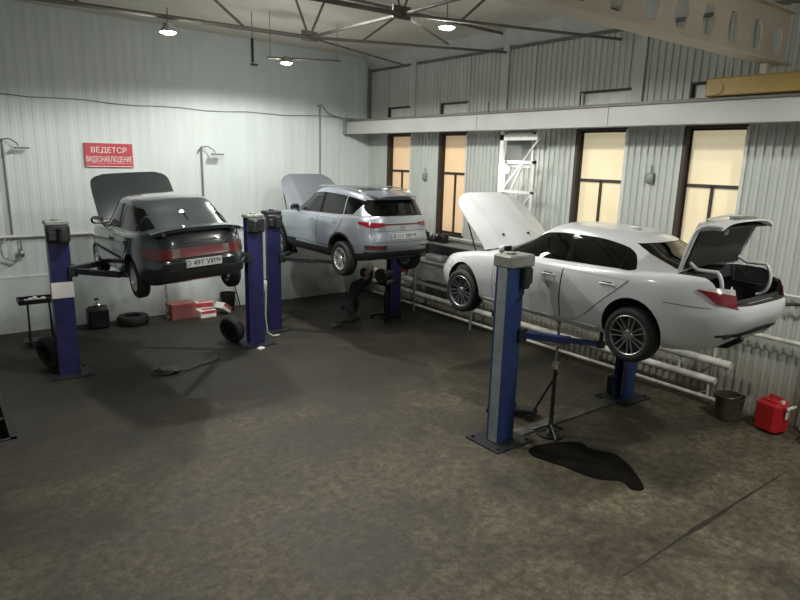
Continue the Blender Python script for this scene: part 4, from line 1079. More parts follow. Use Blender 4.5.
def outlet(x, lab, L_, ztop):
    t = thing('wall_bracket', lab, 'bracket', (x, YB-.02, ztop), 0, 'metal poles with arms on the back wall')
    v = MB(); v.tube([(0, -.03, .05), (0, -.03, -L_)], .018, 8); v.tube([(0, -.03, -.2), (0, 0, -.2)], .012, 6); v.tube([(0, -.03, -L_+.1), (0, 0, -L_+.1)], .012, 6); v.build('pole', M['steel'], t, 50)
    v = MB(); v.tube([(-.10, -.02, -.09), (-.02, -.06, .06), (.10, -.16, .08), (.22, -.22, .0), (.24, -.24, -.06)], .014, 8); v.build('arm', M['grey_panel'], t, 50)
    v = MB(); v.box((.16, -.34, -.11), (.42, -.16, -.075), .012); v.build('arm_head', M['grey_panel'], t, 40)
    return t
outlet(5.22, 'thin metal pole with small arm on the back wall, above the dark hatchback tail', 1.25, 3.80)
outlet(1.30, 'thin metal pole with small arm at the left edge of the back wall', 1.9, 3.82)
v = MB(); v.tube([(8.36, YB-.03, 4.98), (8.36, YB-.03, 3.25)], .018, 8); v.tube([(8.28, YB-.03, 4.98), (8.38, YB-.05, 5.02), (8.6, YB-.08, 4.80), (8.85, YB-.1, 4.74), (9.0, YB-.1, 4.72)], .016, 8); v.box((8.33, YB-.06, 3.20), (8.39, YB, 3.26))
tag(v.build('conduit', M['grey_panel'], None, 50), 'grey cable conduit dropping down the back wall beside the runway beam end', 'conduit')
v = MB(); v.tube([(1.16, YB-.08, 1.95), (1.06, YB-.16, 1.78), (1.10, YB-.18, 1.60), (1.28, YB-.18, 1.52), (1.42, YB-.16, 1.62), (1.38, YB-.14, 1.75)], .02, 8); v.tube([(1.42, YB-.12, 1.95), (1.42, YB-.13, 1.62)], .016, 8); v.box((1.36, YB-.18, 1.58), (1.46, YB-.05, 1.70), .01)
tag(v.build('wall_tap', M['steel'], None, 50), 'small tap with looped hose below the white wall pipe at the far left', 'tap')

# --- heating pipes along the windowed wall
def hpipe(x, y0, y1, z, r, lab, uprights=()):
    t = thing('heating_pipe', lab, 'pipe', (x, (y0+y1)/2, z), 0, 'pipes along the windowed wall')
    c = (y0+y1)/2; v = MB(); v.tube([(0, y0-c, 0), (0, y1-c, 0)], r, 14); v.build('pipe_run', M['pipe_white'], t, 50)
    for (y, z1) in uprights:
        v = MB(); v.tube([(0, y-c, 0), (0, y-c, z1-z)], .02, 8); v.build('riser', M['pipe_white'], t, 50)
    for y in rng(y0+.3, y1-.3, max(1, int((y1-y0)/2.5))):
        v = MB(); v.box((0, y-c-.015, -.01), (XW-x-.026, y-c+.015, .01)); v.build('wall_bracket', M['pipe_white'], t)
hpipe(9.62, 4.18, 13.9, .73, .065, 'thickest upper white heating pipe low on the windowed wall, capped near the red canister', ((4.45, .98),))
hpipe(9.62, 4.38, 13.9, .42, .058, 'middle white heating pipe low on the windowed wall', ((5.0, .68), (4.48, .13)))
hpipe(9.62, 4.35, 13.9, .12, .030, 'thin lowest white heating pipe just above the floor by the windowed wall')
hpipe(9.72, Y0+.2, 4.65, 1.28, .035, 'thin pipe on the windowed wall behind the open boot of the white sedan', ((3.15, .05),))
hpipe(9.80, Y0+.2, 13.5, 1.93, .022, 'slim white pipe running along the windowed wall under the window sills')
v = MB(); v.tube([(9.75, 4.0, 1.82), (9.72, 3.7, 1.79), (9.72, 3.45, 1.84), (9.78, 3.1, 1.80), (9.8, 2.2, 1.86)], .022, 8); tag(v.build('hanging_hose', M['black_rod'], None, 50), 'dark hose hanging on the windowed wall beyond the sedan boot', 'hose')
# small boxes on the right wall
for y, z, lab in ((6.05, 3.50, 'small grey switch box on the sheeting between the two right windows'), (12.1, 3.3, 'small grey switch box on the sheeting between the two far windows')):
    v = MB(); v.box((XW-.09, y-.06, z-.09), (XW-.025, y+.06, z+.09), .01); v.tube([(XW-.05, y, z+.09), (XW-.05, y, z+.22)], .012, 6); tag(v.build('switch_box', M['grey_panel'], None, 50), lab, 'switch box')

# --- bench, boxes and red bin under the far windows
bn = thing('wall_bench', 'grey steel workbench below the second window, cluttered on top', 'workbench', (9.64, 10.95, 0))
v = MB(); v.box((-.22, -1.2, 1.30), (.22, .95, 1.35)); v.build('worktop', M['bench_grey'], bn)
v = MB(); v.box((-.18, -1.15, .88), (.20, .9, 1.3)); v.build('cabinet', M['bench_grey'], bn)
for y in (-1.15, .90):
    for x in (-.19, .19):
        v = MB(); v.box((x-.02, y-.02, 0), (x+.02, y+.02, 1.3)); v.build('leg', M['grey_panel'], bn)
v = MB(); v.box((-.22, -1.2, 1.78), (.22, .95, 1.81)); v.box((.14, -1.2, 1.35), (.2, -1.15, 1.8)); v.box((.14, .9, 1.35), (.2, .95, 1.8)); v.box((.19, -1.2, 1.35), (.2, .95, 1.78)); v.build('shelf', M['grey_panel'], bn)
for x, y, z, a, b, c, m_, lab in ((9.60, 11.70, 1.81, .10, .10, .20, 'oily', 'black canister on the bench shelf under the second window, farthest from the sedan'), (9.60, 11.35, 1.81, .12, .12, .12, 'oily', 'dark box on the bench shelf under the second window'),
                                  (9.60, 11.02, 1.81, .10, .12, .22, 'oily', 'tall dark canister on the bench shelf beside the raised white bonnet'), (9.62, 10.3, 1.352, .16, .3, .12, 'steel', 'grey metal tray of parts on the worktop'), (9.62, 11.2, 1.352, .16, .3, .16, 'grey_panel', 'grey tool box on the worktop')):
    t = thing('canister' if c > .19 and a < .2 else 'parts_box', lab, 'box', (x, y, z)); v = MB(); v.box((-a, -b, 0), (a, b, c), .03); v.build('casing', M[m_], t, 50); v = MB(); v.tube([(0, -b*.6, c), (0, -b*.5, c+.05), (0, b*.5, c+.05), (0, b*.6, c)], .012, 6); v.build('grip', M['oily'], t, 50)
t = thing('red_box', 'dull red metal box on the windowed wall, just right of the silver crossover', 'box', (9.55, 12.55, .9)); v = MB(); v.box((-.14, -.16, 0), (.14, .16, .58), .02); v.build('casing', M['dull_red'], t, 50); v = MB(); v.box((-.15, -.02, .2), (-.14, .03, .34)); v.build('latch', M['oily'], t); v = MB(); v.box((.14, -.05, .2), (.36, .05, .3)); v.build('wall_arm', M['grey_panel'], t)

# --- two-post lifts
def column(parent, x, sgn, color, cap, z1, motor):
    """sgn: +1 when the car is at +x of the column"""
    a, b = .155, .10; t = .04
    c = MB(); poly = [(-a, -b), (a, -b), (a, -b+.02), (a-.03, -b+.02), (a-.03, -b+.04), (-a+t, -b+.04), (-a+t, b-.04), (a-.03, b-.04), (a-.03, b-.02), (a, b-.02), (a, b), (-a, b)]
    c.prism([(x+sgn*p[0], p[1]) for p in poly], 2, .02, z1-.06)
    col = c.build('column', color, parent)
    v = MB(); v.box((x-.34, -.30, 0), (x+.34, .30, .022)); 
    for px in (-.27, .27):
        for py in (-.24, .24): v.lathe([(0, .02), (.022, .02), (.022, .05), (0, .05)], 8, Matrix.Translation((x+px, py, 0)))
    v.build('base_plate', M['lift_dark'], col)
    v = MB(); 
    if motor == 'left_strip': v.box((x-.18, -.17, z1-.16), (x+.28, .15, z1), .02)
    else: v.box((x-.175, -.14, z1-.07), (x+.175, .14, z1), .015)
    v.box((x-.05, -.05, z1), (x+.05, .05, z1+.03), .01); v.build('head_cap', cap, col)
    v = MB(); v.tube([(x+sgn*.03, 0, .05), (x+sgn*.03, 0, z1-.1)], .025, 10); v.build('lead_screw', M['steel'], col, 50)
    if motor == 'left_strip':
        v = MB(); v.box((x-sgn*.160-.005, -.095, .03), (x-sgn*.160+.005, .055, z1-.14)); v.build('side_cover', M['steel_cover'], col)
        v = MB(); v.box((x+.08, -.19, z1-.44), (x+.19, -.10, z1-.16), .02); v.box((x+.155, -.17, z1-.40), (x+.27, -.02, z1-.16), .03); v.tube([(x+.1, -.15, z1-.42), (x+.12, -.14, z1-.5), (x+.05, -.12, z1-.62)], .010, 6); v.build('control_box', M['lift_dark'], col, 40)
    elif motor:
        v = MB(); v.box((x-.17, -.19, z1-.34), (x+.17, -.10, z1-.07), .02); v.lathe([(0, 0), (.075, 0), (.075, .20), (.05, .22), (0, .22)], 20, Matrix.Translation((x+sgn*.05, -.20, z1-.32)))
        v.box((x-.15, -.23, z1-.30), (x-.04, -.18, z1-.16), .01); v.build('drive_motor', M['lift_dark'], col, 40)
        v = MB(); v.box((x-.10, .10, .02), (x+.10, .27, .34), .03); v.build('oil_tank', M['oily'], col, 40)
    return col
def arm(parent, p0, p1, zp, color, mats):
    p0 = Vector(p0); p1 = Vector(p1); d = p1-p0; Lh = d.length
    m_ = MB(); T, l = bar_T(p0, p0+d*.62)
    m_.box((-.045, -.045, 0), (.045, .045, l), .006, T); o = m_.build('arm', color, parent, 40)
    e = MB(); T, l = bar_T(p0+d*.45, p1); e.box((-.032, -.032, 0), (.032, .032, l), .004, T); e.build('arm_extension', mats, o, 40)
    q = MB(); q.lathe([(0, p1.z-.04), (.055, p1.z-.04), (.055, p1.z+.035), (.025, p1.z+.04), (.025, zp-.03), (.065, zp-.03), (.065, zp-.004), (0, zp-.004)], 18, Matrix.Translation((p1.x, p1.y, 0))); q.build('arm_pad', M['lift_dark'], o, 40)
def lift(name, label, cx, cy, hx, color, cap, z1, zc, zp, padx, pady, motors, armcol):
    t = thing('two_post_lift', label, 'car lift', (cx, cy, 0), 0, 'two-post car lifts')
    for s, mo in ((-1, motors[0]), (1, motors[1])):
        column(t, s*hx, -s, color, cap, z1, mo)
        c = MB(); c.box((s*hx-.09, -.055, zc-.25), (s*hx+.09, .055, zc+.55), .005); c.box((s*(hx-.17)-.07, -.15, zc-.10), (s*(hx-.17)+.07, .15, zc+.08), .01); co = c.build('carriage', M['lift_dark'], t)
        for k in (0, 1):
            arm(t, (s*(hx-.22), -.12 if k == 0 else .12, zc-.01), (s*padx, pady[k], zc-.01), zp, armcol, armcol)
    return t
M['steel_cover'] = mat('grey_cover', (.27, .30, .31), .5, .1, .15, 6)
lift('a', 'navy two-post lift holding the dark hatchback at the left', 3.31, 11.35, 1.69, M['lift_navy'], M['lift_cap'], 2.60, 1.78, 1.865, .62, (-1.2, .75), (True, True), M['lift_dark'])
lift('b', 'navy two-post lift under the silver crossover in the far corner', 7.38, 12.12, 1.62, M['lift_navy'], M['lift_dark'], 2.58, 1.58, 1.76, .68, (-1.1, .75), (True, True), M['lift_dark'])
LB = lift('c', 'bright blue two-post lift holding the white sedan', 7.32, 5.42, 1.43, M['lift_blue'], M['lift_cap'], 2.56, 1.50, 1.69, .72, (-.95, .9), ('left_strip', True), M['lift_blue'])
v = MB(); v.box((-1.12, -.10, 0), (1.12, .10, .02)); v.build('floor_crossbar', M['worn_bar'], LB)
v = MB(); v.box((-.165-1.69, -.108, 1.34), (.165-1.69, -.101, 1.60)); 
L1 = [o for o in bpy.data.objects if o.name.startswith('two_post_lift')][0]
v.build('paper_notice', M['white_card'], L1)

# jack stand (telescopic) under the sedan
js = thing('support_strut', 'tall slim telescopic support strut standing under the white sedan sill', 'jack', (6.62, 5.15, 0))
v = MB(); v.lathe([(0, 0), (.20, 0), (.20, .02), (.07, .05), (.03, .12), (.024, .95), (0, .95)], 20)
for a in range(3): v.tube([(.26*math.cos(a*2.09), .26*math.sin(a*2.09), .015), (.02*math.cos(a*2.09), .02*math.sin(a*2.09), .14)], .018, 6)
v.build('base_tube', M['oily'], js, 50)
v = MB(); v.lathe([(0, .82), (.02, .82), (.02, 1.62), (.05, 1.64), (.05, 1.67), (0, 1.67)], 16); v.build('inner_tube', M['steel'], js, 50)
v = MB(); v.tube([(-.09, 0, 1.02), (.09, .0, 1.02)], .012, 6); v.lathe([(0, .97), (.045, .97), (.045, 1.06), (0, 1.06)], 16); v.tube([(.0, -.02, 1.02), (.12, -.10, 1.10)], .010, 6); v.build('locking_handle', M['chrome'], js, 50)

# transmission jack base etc. in the dark under the sedan
tj = thing('trolley_jack', 'low black trolley jack on the floor under the white sedan', 'jack', (6.7, 5.95, 0), .5)
v = MB(); v.box((-.12, -.35, .05), (.12, .35, .14), .02); v.box((-.06, -.05, .12), (.06, .34, .2), .02); v.build('jack_body', M['oily'], tj, 40)
for x in (-.15, .15):
    for y in (-.3, .3): v = MB(); v.lathe([(0, -.025), (.05, -.025), (.05, .025), (0, .025)], 16, Matrix.Translation((x, y, .05)) @ Matrix.Rotation(PI/2, 4, 'Y')); v.build('caster', M['rubber'], tj, 40)
v = MB(); v.tube([(0, -.33, .12), (0, -.62, .75)], .016, 8); v.build('jack_handle', M['oily'], tj, 50)
v = MB(); v.lathe([(0, .19), (.06, .19), (.06, .22), (0, .22)], 16, Matrix.Translation((0, .25, 0))); v.build('saddle', M['oily'], tj, 40)

# --- things along the back wall floor
tt = thing('tool_stand', 'black stand with a shallow tool tray behind the leftmost lift post', 'stand', (1.49, 13.4, 0))
v = MB(); v.box((-.34, -.2, .86), (.30, .2, .90), .01); v.box((-.34, -.2, .90), (.30, -.18, .95)); v.box((-.34, .18, .90), (.30, .2, .95)); v.box((-.34, -.2, .90), (-.32, .2, .95)); v.box((.28, -.2, .90), (.30, .2, .95)); v.build('tray', M['oily'], tt, 40)
for x in (-.2, .2):
    v = MB(); v.tube([(x, -.12, 0), (x*.9, 0, .87)], .018, 8); v.tube([(x, .14, 0), (x*.9, 0, .6)], .014, 8); v.build('leg', M['oily'], tt, 50)
v = MB(); v.box((-.3, -.16, .10), (.28, .16, .13)); v.build('lower_shelf', M['oily'], tt)
t = thing('rag', 'crumpled pale rag lying in the tool tray', 'rag', (1.42, 13.38, .90)); v = MB()
for i in range(5): v.box((-.16+.07*i, -.08+.02*(i % 2), .0), (-.08+.07*i, .06, .03+.02*((i*7) % 3)), .012)
v.build('rag_cloth', M['white_card'], t, 40)
def wheel_thing(loc, label, rx, ry, R=.30, group=None):
    t = thing('spare_tyre', label, 'tyre', loc, 0, 'loose black tyres on the floor'); t.rotation_euler = (rx, ry, .4); mb = MB(); h = .1
    mb.lathe([(.17, -h+.01), (.2, -h), (R-.03, -h+.01), (R, -h+.05), (R, h-.05), (R-.03, h-.01), (.2, h), (.17, h-.01)], 40, None, True); mb.build('tyre', M['rubber'], t, 40)
    mb = MB(); mb.lathe([(0, -.03), (.17, -.05), (.175, -h+.01), (.18, -h+.02), (.18, h-.02), (.17, h-.01), (.165, .02), (.06, .035), (0, .035)], 30); mb.build('rim', M['oily'], t, 40)
wheel_thing((1.42, 11.80, .29), 'black tyre leaning upright against the back of the leftmost lift post', 0, 1.35)
wheel_thing((3.36, 14.15, .10), 'black tyre lying flat by the back wall below the dark hatchback', 0, 0, .33)
wheel_thing((4.62, 11.62, .29), 'black tyre leaning behind the right post of the hatchback lift', 0, 1.35, .28)
oc = thing('oil_drainer', 'squat black oil canister with a silver top by the back wall', 'canister', (2.66, 14.2, 0))
v = MB(); v.box((-.20, -.18, 0), (.20, .18, .44), .04); v.tube([(-.16, -.1, .44), (-.16, -.1, .50), (.16, -.1, .50), (.16, -.1, .44)], .014, 6); v.build('canister_body', M['oily'], oc, 40)
v = MB(); v.lathe([(0, .43), (.09, .43), (.10, .50), (.05, .56), (.05, .64), (.06, .66), (0, .66)], 20); v.build('silver_funnel', M['chrome'], oc, 40)
t = thing('cardboard_box', 'large faded red box by the back wall, left of the small red and white boxes', 'box', (4.42, 14.15, 0), .05); v = MB(); v.box((-.28, -.2, 0), (.28, .2, .36), .008); v.build('carton', M['pink_card'], t); v = MB(); v.box((-.285, -.205, .28), (.285, .205, .31)); v.build('carton_band', M['red_card'], t)
def parts_carton(loc, label, rz, ry, s):
    t = thing('parts_carton', label, 'box', loc, rz, 'red and white parts cartons'); t.rotation_euler = (0, ry, rz); a, b, c = s
    v = MB(); v.box((-a, -b, 0), (a, b, c), .005); v.build('carton', M['white_card'], t)
    v = MB(); v.box((-a*.95, -b-.004, c*.55), (a*.95, -b, c*.95)); v.box((-a*.5, -b*.6, c), (a*.9, b*.6, c+.004)); v.build('printed_panel', M['red_card'], t)
parts_carton((4.93, 13.95, 0), 'white parts carton with red print standing flat beside the faded red box', .1, 0, (.19, .13, .17))
parts_carton((5.32, 13.97, .093), 'white parts carton with red print tipped on its corner at the right', .5, .6, (.16, .13, .15))
parts_carton((5.02, 14.40, 0), 'red and white carton behind the two smaller cartons', -.1, 0, (.22, .1, .26))
t = thing('bucket', 'dark bucket standing by the back wall under the hatchback right rear wheel', 'bucket', (5.62, 14.35, 0))
v = MB(); v.lathe([(.15, 0), (.19, .40), (.20, .42), (.185, .42), (.14, .02), (0, .02), (0, 0)], 28, None, False); v.build('pail', M['oily'], t, 40); v = MB(); v.tube([(.19*math.cos(a), -.03, .40+.14*math.sin(a)) for a in rng(0, PI, 12)], .006, 6); v.build('bucket_handle', M['steel'], t, 50)
v = MB(); v.tube([(6.0, 14.5, 0), (5.75, 14.55, 1.1)], .016, 8); tag(v.build('leaning_rod', M['oily'], None, 50), 'thin dark rod leaning on the back wall right of the dark bucket', 'rod')
# chain hanging down behind the hatchback
t = thing('hanging_chain', 'steel chain hanging behind the hatchback down to the floor', 'chain', (3.95, 13.6, 0))
v = MB()
for i in range(22):
    z = 1.72-i*.075; R_ = Matrix.Translation((.012*math.sin(i*.9), 0, z)) @ Matrix.Rotation((i % 2)*PI/2+.4, 4, 'Z')
    v.tube([R_ @ Vector((.026*math.cos(a), 0, .05*math.sin(a))) for a in rng(0, 2*PI*11/12, 11)], .008, 6, True)
v.build('chain_links', M['steel'], t, 50)
v = MB(); v.tube([(0, 0, 1.74), (0, -.3, 1.9), (-.05, -.9, 2.1)], .010, 6); v.build('chain_strap', M['oily'], t, 50)
# dark tool and hose on the floor below the hatchback
t = thing('air_hose', 'black coiled air hose left on the floor in front of the hatchback', 'hose', (3.22, 10.5, 0)); v = MB()
v.tube([(-.35+.18*math.cos(a)+.02*a, .02+.16*math.sin(a), .02+.004*a) for a in rng(0, 11, 40)]+[(.1, -.06, .02), (.4, .1, .018), (.62, .15, .018), (.8, .28, .018)], .016, 6); v.build('hose_coil', M['black_rod'], t, 50)
v = MB(); v.box((-.36, -.14, .02), (-.02, .16, .09), .03); v.build('air_tool', M['oily'], t, 40)
# white conduit between the middle posts
t = thing('cable_drop', 'white cable conduit running down between the two middle lift posts', 'cable', (5.33, 11.60, 0))
v = MB(); v.tube([(0, 0, 2.50), (0, 0, 1.25)], .035, 10); v.build('conduit_tube', M['white_enamel'], t, 50)
v = MB(); v.tube([(0, 0, 1.27), (.02, -.02, 1.0), (.0, -.02, .5), (.03, -.03, .12), (.15, -.05, .03), (.3, 0, .02)], .018, 8); v.box((-.04, -.05, 1.0), (.04, .02, 1.22), .01); v.build('cable', M['white_enamel'], t, 50)
t = thing('paper_scrap', 'small white paper scrap on the floor at the foot of the middle lift post', 'scrap', (4.93, 10.95, .0), .4); v = MB(); v.box((-.07, -.05, 0), (.07, .05, .02), .006); v.box((-.05, -.03, .018), (.03, .04, .035), .006); v.build('folded_paper', M['white_card'], t)

# --- near right: bucket, red canister, dark patch
t = thing('bucket', 'short blackened bucket by the pipe ends near the red canister', 'bucket', (9.33, 4.0, 0))
v = MB(); v.lathe([(.17, 0), (.20, .36), (.21, .38), (.195, .38), (.165, .05), (0, .05), (0, 0)], 30); v.build('pail', M['old_bucket'], t, 40); v = MB(); v.tube([(.19*math.cos(a), -.12*math.sin(a)-.02, .37+.02*math.sin(a)) for a in rng(0, PI, 12)], .006, 6); v.build('bucket_handle', M['steel'], t, 50)
t = thing('red_canister', 'bright red plastic canister on the floor by the windowed wall', 'canister', (9.43, 3.44, 0), -.25)
v = MB(); v.box((-.16, -.18, 0), (.16, .18, .47), .05); v.box((-.12, -.14, .45), (.12, .10, .50), .03); v.build('canister_body', M['red_plastic'], t, 40)
v = MB(); v.tube([(0, -.10, .46), (0, -.09, .53), (0, .06, .53), (0, .08, .46)], .018, 8); v.build('canister_handle', M['red_plastic'], t, 50)
v = MB(); v.lathe([(0, .46), (.035, .46), (.035, .50), (0, .50)], 16, Matrix.Translation((0, -.13, 0))); v.build('cap', M['white_card'], t, 40)
t = thing('rag', 'white rag draped over the side of the red canister', 'rag', (9.40, 3.27, .30), .0); v = MB()
v.box((-.06, -.04, -.06), (.05, .0, .14), .015); v.box((-.10, -.07, .08), (.12, -.02, .15), .02); v.box((-.02, -.10, .11), (.16, -.05, .14), .012); v.v = [(x*.8, y*.8-.02, z) for x, y, z in v.v]; v.build('rag_cloth', M['white_card'], t, 40)
t = thing('leaning_bar', 'thin pale bar leaning on the windowed wall behind the red canister', 'bar', (9.6, 3.05, 0)); v = MB(); v.tube([(0, 0, 0), (.24, .08, 1.25)], .022, 8); v.build('bar_tube', M['pipe_white'], t, 50)
t = thing('cable_pile', 'loose black cable on the floor right of the red canister', 'cable', (9.35, 2.72, 0)); v = MB()
v.tube([(-.2+.16*math.cos(a)+.03*a, .12*math.sin(a*1.3)+.02*a, .018+.003*a) for a in rng(0, 12, 50)], .014, 6); v.build('cable_loops', M['black_rod'], t, 50)

# flat floor marks with their own outline
M['crack_dirt'] = mat('crack_dirt', (.030, .025, .017), .9, 0, .3, 9)
def stain(name, label, pts, cat='stain', z=.003, mk='patch_black'):
    n = len(pts); v = MB(); c = Vector((sum(p[0] for p in pts)/n, sum(p[1] for p in pts)/n))
    sub = []
    for i in range(n):
        p0, p1, p2, p3 = (Vector(pts[(i+k-1) % n]) for k in range(4))
        for j in range(5):
            t_ = j/5; q = .5*((2*p1)+(p2-p0)*t_+(2*p0-5*p1+4*p2-p3)*t_*t_+(3*p1-p0-3*p2+p3)*t_**3)
            sub.append((q.x-c.x+random.uniform(-.005, .005), q.y-c.y+random.uniform(-.005, .005)))
    v.prism(sub, 2, 0, z); o = v.build(name, M[mk]); o.location = (c.x, c.y, .0); tag(o, label, cat); return o
stain('dark_floor_patch', 'dark patch on the floor in front of the blue lift of the sedan', [(6.02, 5.0), (6.35, 4.98), (6.75, 4.75), (6.72, 4.55), (6.85, 4.25), (6.72, 3.95), (6.55, 3.72), (6.35, 3.52), (6.22, 3.60), (6.28, 3.78), (6.08, 4.0), (6.0, 4.4), (5.9, 4.8)])  # flat near-black patch laid on the floor
stain('crack_streak', 'long dark streak running diagonally across the bare floor at the right', [(4.70, 2.74), (5.2, 2.742), (5.7, 2.757), (6.1, 2.775), (6.5, 2.76), (6.9, 2.757), (7.6, 2.755), (8.3, 2.74), (7.6, 2.735), (6.9, 2.735), (6.5, 2.72), (6.1, 2.715), (5.7, 2.738), (5.2, 2.732)], 'stain', .003, 'crack_dirt')

# ------------------------------------------------------------------ person crouching under the silver car
def skin_mesh(name, verts, edges, radii, root, m, parent, sub=2):
    me = bpy.data.meshes.new(name+'_base'); me.from_pydata(verts, edges, [])
    o = bpy.data.objects.new('tmp_skin', me); COL.objects.link(o)
    sk = o.modifiers.new('s', 'SKIN'); sk.use_smooth_shade = True
    for i, r in enumerate(radii):
        d = me.skin_vertices[0].data[i]; d.radius = (r, r) if not isinstance(r, tuple) else r; d.use_root = (i == root)
    sb = o.modifiers.new('b', 'SUBSURF'); sb.levels = sub; sb.render_levels = sub
    dg = bpy.context.evaluated_depsgraph_get(); dg.update()
    out = bpy.data.meshes.new_from_object(o.evaluated_get(dg)); bpy.data.objects.remove(o)
    for p in out.polygons: p.use_smooth = True
    out.materials.clear(); out.materials.append(m)
    q = bpy.data.objects.new(name, out); COL.objects.link(q); q.parent = parent; return q
def mechanic():
    root = thing('person', 'person in dark workwear crouching under the silver crossover, one arm raised', 'person', (7.52, 11.75, 0), .0)
    # x right, y away; faces right (+x), leaning forward
    V = {'pel': (-.10, 0, .40), 'sp1': (-.02, 0, .54), 'sp2': (.10, .0, .70), 'chest': (.20, .0, .82), 'neck': (.28, 0, .95), 'hd0': (.31, 0, 1.02),
         'hipL': (-.10, .11, .37), 'kneeL': (.30, .16, .46), 'ankL': (.16, .16, .09), 'toeL': (.34, .17, .045),
         'hipR': (-.10, -.11, .37), 'kneeR': (-.02, -.22, .10), 'ankR': (-.42, -.20, .11), 'toeR': (-.52, -.20, .045),
         'shL': (.20, .17, .88), 'elL': (.42, .24, .78), 'wrL': (.58, .16, .92), 'shR': (.20, -.17, .88), 'elR': (.30, -.33, .98), 'wrR': (.40, -.26, 1.22)}
    K = list(V); ix = {k: i for i, k in enumerate(K)}
    E_ = [('pel', 'sp1'), ('sp1', 'sp2'), ('sp2', 'chest'), ('chest', 'neck'), ('neck', 'hd0'), ('pel', 'hipL'), ('hipL', 'kneeL'), ('kneeL', 'ankL'), ('ankL', 'toeL'),
          ('pel', 'hipR'), ('hipR', 'kneeR'), ('kneeR', 'ankR'), ('ankR', 'toeR'), ('chest', 'shL'), ('shL', 'elL'), ('elL', 'wrL'), ('chest', 'shR'), ('shR', 'elR'), ('elR', 'wrR')]
    Rr = dict(pel=.135, sp1=.13, sp2=.14, chest=.145, neck=.06, hd0=.055, hipL=.10, kneeL=.065, ankL=.048, toeL=.04, hipR=.10, kneeR=.065, ankR=.048, toeR=.04, shL=.068, elL=.048, wrL=.034, shR=.068, elR=.048, wrR=.034)
    b = skin_mesh('body', [V[k] for k in K], [(ix[a], ix[c]) for a, c in E_], [Rr[k] for k in K], 0, M['cloth_black'], root)
    # head
    h = MB(); T = Matrix.Translation((.36, 0, 1.12)) @ Matrix.Rotation(-.35, 4, 'Y')
    n, m_ = 20, 14; vs = []; fs = []
    for i in range(m_+1):
        ph = PI*i/m_
        for k in range(n):
            a = 2*PI*k/n; x = .098*math.sin(ph)*math.cos(a); y = .078*math.sin(ph)*math.sin(a); z = .122*math.cos(ph)
            if z < 0: x *= 1+.12*z/.12; y *= 1+.30*z/.12
            if abs(a if a < PI else a-2*PI) < .35 and -.03 < z < .02: x += .022
            vs.append((x, y, z))
    for i in range(m_):
        for k in range(n): fs.append((i*n+k, i*n+(k+1) % n, (i+1)*n+(k+1) % n, (i+1)*n+k))
    h.add(vs, fs, T); 
    for s in (-1, 1): h.tube([T @ Vector((-.01, s*.074, .02)), T @ Vector((-.012, s*.088, .0)), T @ Vector((-.008, s*.076, -.03))], .012, 6)
    h.build('head', M['skin'], root, 60)
    g = MB(); vs2 = [(x*1.07-.006, y*1.09, z*1.07+.004) for x, y, z in vs]
    keep = [f for f in fs if all(vs2[i][2] > .045 or vs2[i][0] < -.025 and vs2[i][2] > -.06 for i in f)]
    g.add(vs2, keep, T); g.build('hair', M['hair'], root, 60)
    f = MB()
    for s in (-1, 1): f.lathe([(0, 0), (.011, 0), (.008, .006), (0, .008)], 10, T @ Matrix.Translation((.090, s*.030, .018)) @ Matrix.Rotation(PI/2, 4, 'Y'))
    f.tube([T @ Vector((.090, -.022, -.058)), T @ Vector((.094, 0, -.058)), T @ Vector((.090, .022, -.058))], .004, 5)
    f.build('face_features', M['hair'], root)
    for wk, el in (('wrL', 'elL'), ('wrR', 'elR')):
        w = Vector(V[wk]); d = (w-Vector(V[el])).normalized(); u = d.orthogonal().normalized(); s = d.cross(u)
        vv = [tuple(w-d*.02), tuple(w+d*.045), tuple(w+d*.085)]; ee = [(0, 1), (1, 2)]; rr = [.028, (.040, .022), (.038, .018)]
        ho = skin_mesh('hand', vv, ee, rr, 0, M['skin'], root)
        fg = MB()
        for i, ln in enumerate((.062, .074, .070, .055)):
            o_ = w+d*.085+u*(.030-.020*i)
            fg.tube([o_-d*.015, o_+d*ln*.45+s*.004, o_+d*ln*.8+s*.018, o_+d*ln*.95+s*.034], [.010, .009, .008, .006], 8)
        o_ = w+d*.03+u*.034; fg.tube([o_-u*.012, o_+u*.022+d*.02, o_+u*.034+d*.05+s*.01], [.011, .010, .007], 8)
        fg.build('finger', M['skin'], ho, 60)
    for a, c in (('ankL', 'toeL'), ('ankR', 'toeR')):
        A_ = Vector(V[a]); Tt = Vector(V[c]); dd = (Tt-A_); dd.z = 0; dd.normalize(); ang = math.atan2(dd.y, dd.x)
        bt = MB(); T = Matrix.Translation((A_.x, A_.y, 0)) @ Matrix.Rotation(ang, 4, 'Z'); bt.box((-.07, -.048, .0), (.20, .048, .085), .03, T); bt.lathe([(0, .05), (.058, .05), (.056, .15), (0, .15)], 16, T); bt.build('boot', M['boot'], root, 40)
mechanic()
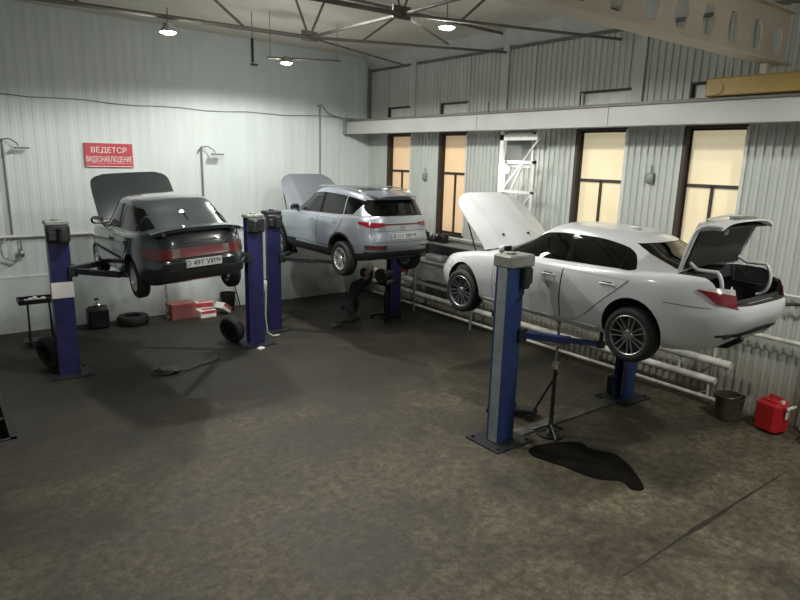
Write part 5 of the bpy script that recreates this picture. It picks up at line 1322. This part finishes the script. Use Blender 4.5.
# dark gearbox stand beside the person
gs = thing('gearbox_stand', 'black wheeled gearbox stand beside the crouching person', 'stand', (8.42, 11.6, 0), .2)
v = MB(); v.box((-.28, -.24, .06), (.28, -.18, .11), .01); v.box((-.28, .18, .06), (.28, .24, .11), .01); v.box((-.05, -.24, .06), (.05, .24, .12), .01); v.build('stand_base', M['oily'], gs)
v = MB(); v.lathe([(0, .1), (.06, .1), (.06, .62), (.035, .64), (.035, .86), (0, .86)], 18); v.build('stand_ram', M['oily'], gs, 40)
v = MB(); v.box((-.22, -.18, .84), (.22, .18, .89), .01); v.build('stand_table', M['oily'], gs, 40)
for x in (-.25, .25):
    for y in (-.21, .21): v = MB(); v.lathe([(0, -.018), (.035, -.018), (.035, .018), (0, .018)], 14, Matrix.Translation((x, y, .035)) @ Matrix.Rotation(PI/2, 4, 'X')); v.build('caster', M['rubber'], gs, 40)
gb = thing('gearbox', 'dark metal gearbox resting on the wheeled stand', 'gearbox', (8.42, 11.6, .89), .2)
v = MB(); T = Matrix.Rotation(PI/2, 4, 'Y') @ Matrix.Identity(4); T = Matrix.Translation((-.24, 0, .17)) @ Matrix.Rotation(PI/2, 4, 'Y')
v.lathe([(0, 0), (.17, 0), (.17, .06), (.13, .10), (.12, .30), (.08, .34), (.07, .46), (0, .46)], 22, T); v.build('gearbox_casing', M['engine'], gb, 40)
v = MB(); v.box((-.16, -.14, 0), (.1, .14, .06), .01); v.build('sump', M['steel'], gb, 40)

# ------------------------------------------------------------------ cars
sedan(); crossover(); hatchback()

# ------------------------------------------------------------------ light and camera
w = bpy.data.worlds.new('hall_air'); SC.world = w; w.use_nodes = True
w.node_tree.nodes['Background'].inputs[0].default_value = (.75, .82, .85, 1); w.node_tree.nodes['Background'].inputs[1].default_value = .10
R3 = ((0.7993, 0.1120, -0.5903), (-0.6005, 0.1916, -0.7763), (0.0262, 0.9751, 0.2203))
import mathutils
cam = bpy.data.cameras.new('camera'); cam.sensor_width = 36; cam.lens = 622/800*36; cam.clip_start = .05
co = bpy.data.objects.new('camera', cam); COL.objects.link(co)
Mx = Matrix(R3); q = Mx.to_quaternion(); q.normalize()
co.matrix_world = Matrix.Translation((0, 0, 3.7)) @ q.to_matrix().to_4x4()
SC.camera = co
SC.view_settings.view_transform = 'Standard'; SC.view_settings.look = 'None'; SC.view_settings.exposure = .14; SC.view_settings.gamma = 1.; SC.view_settings.use_curve_mapping = False
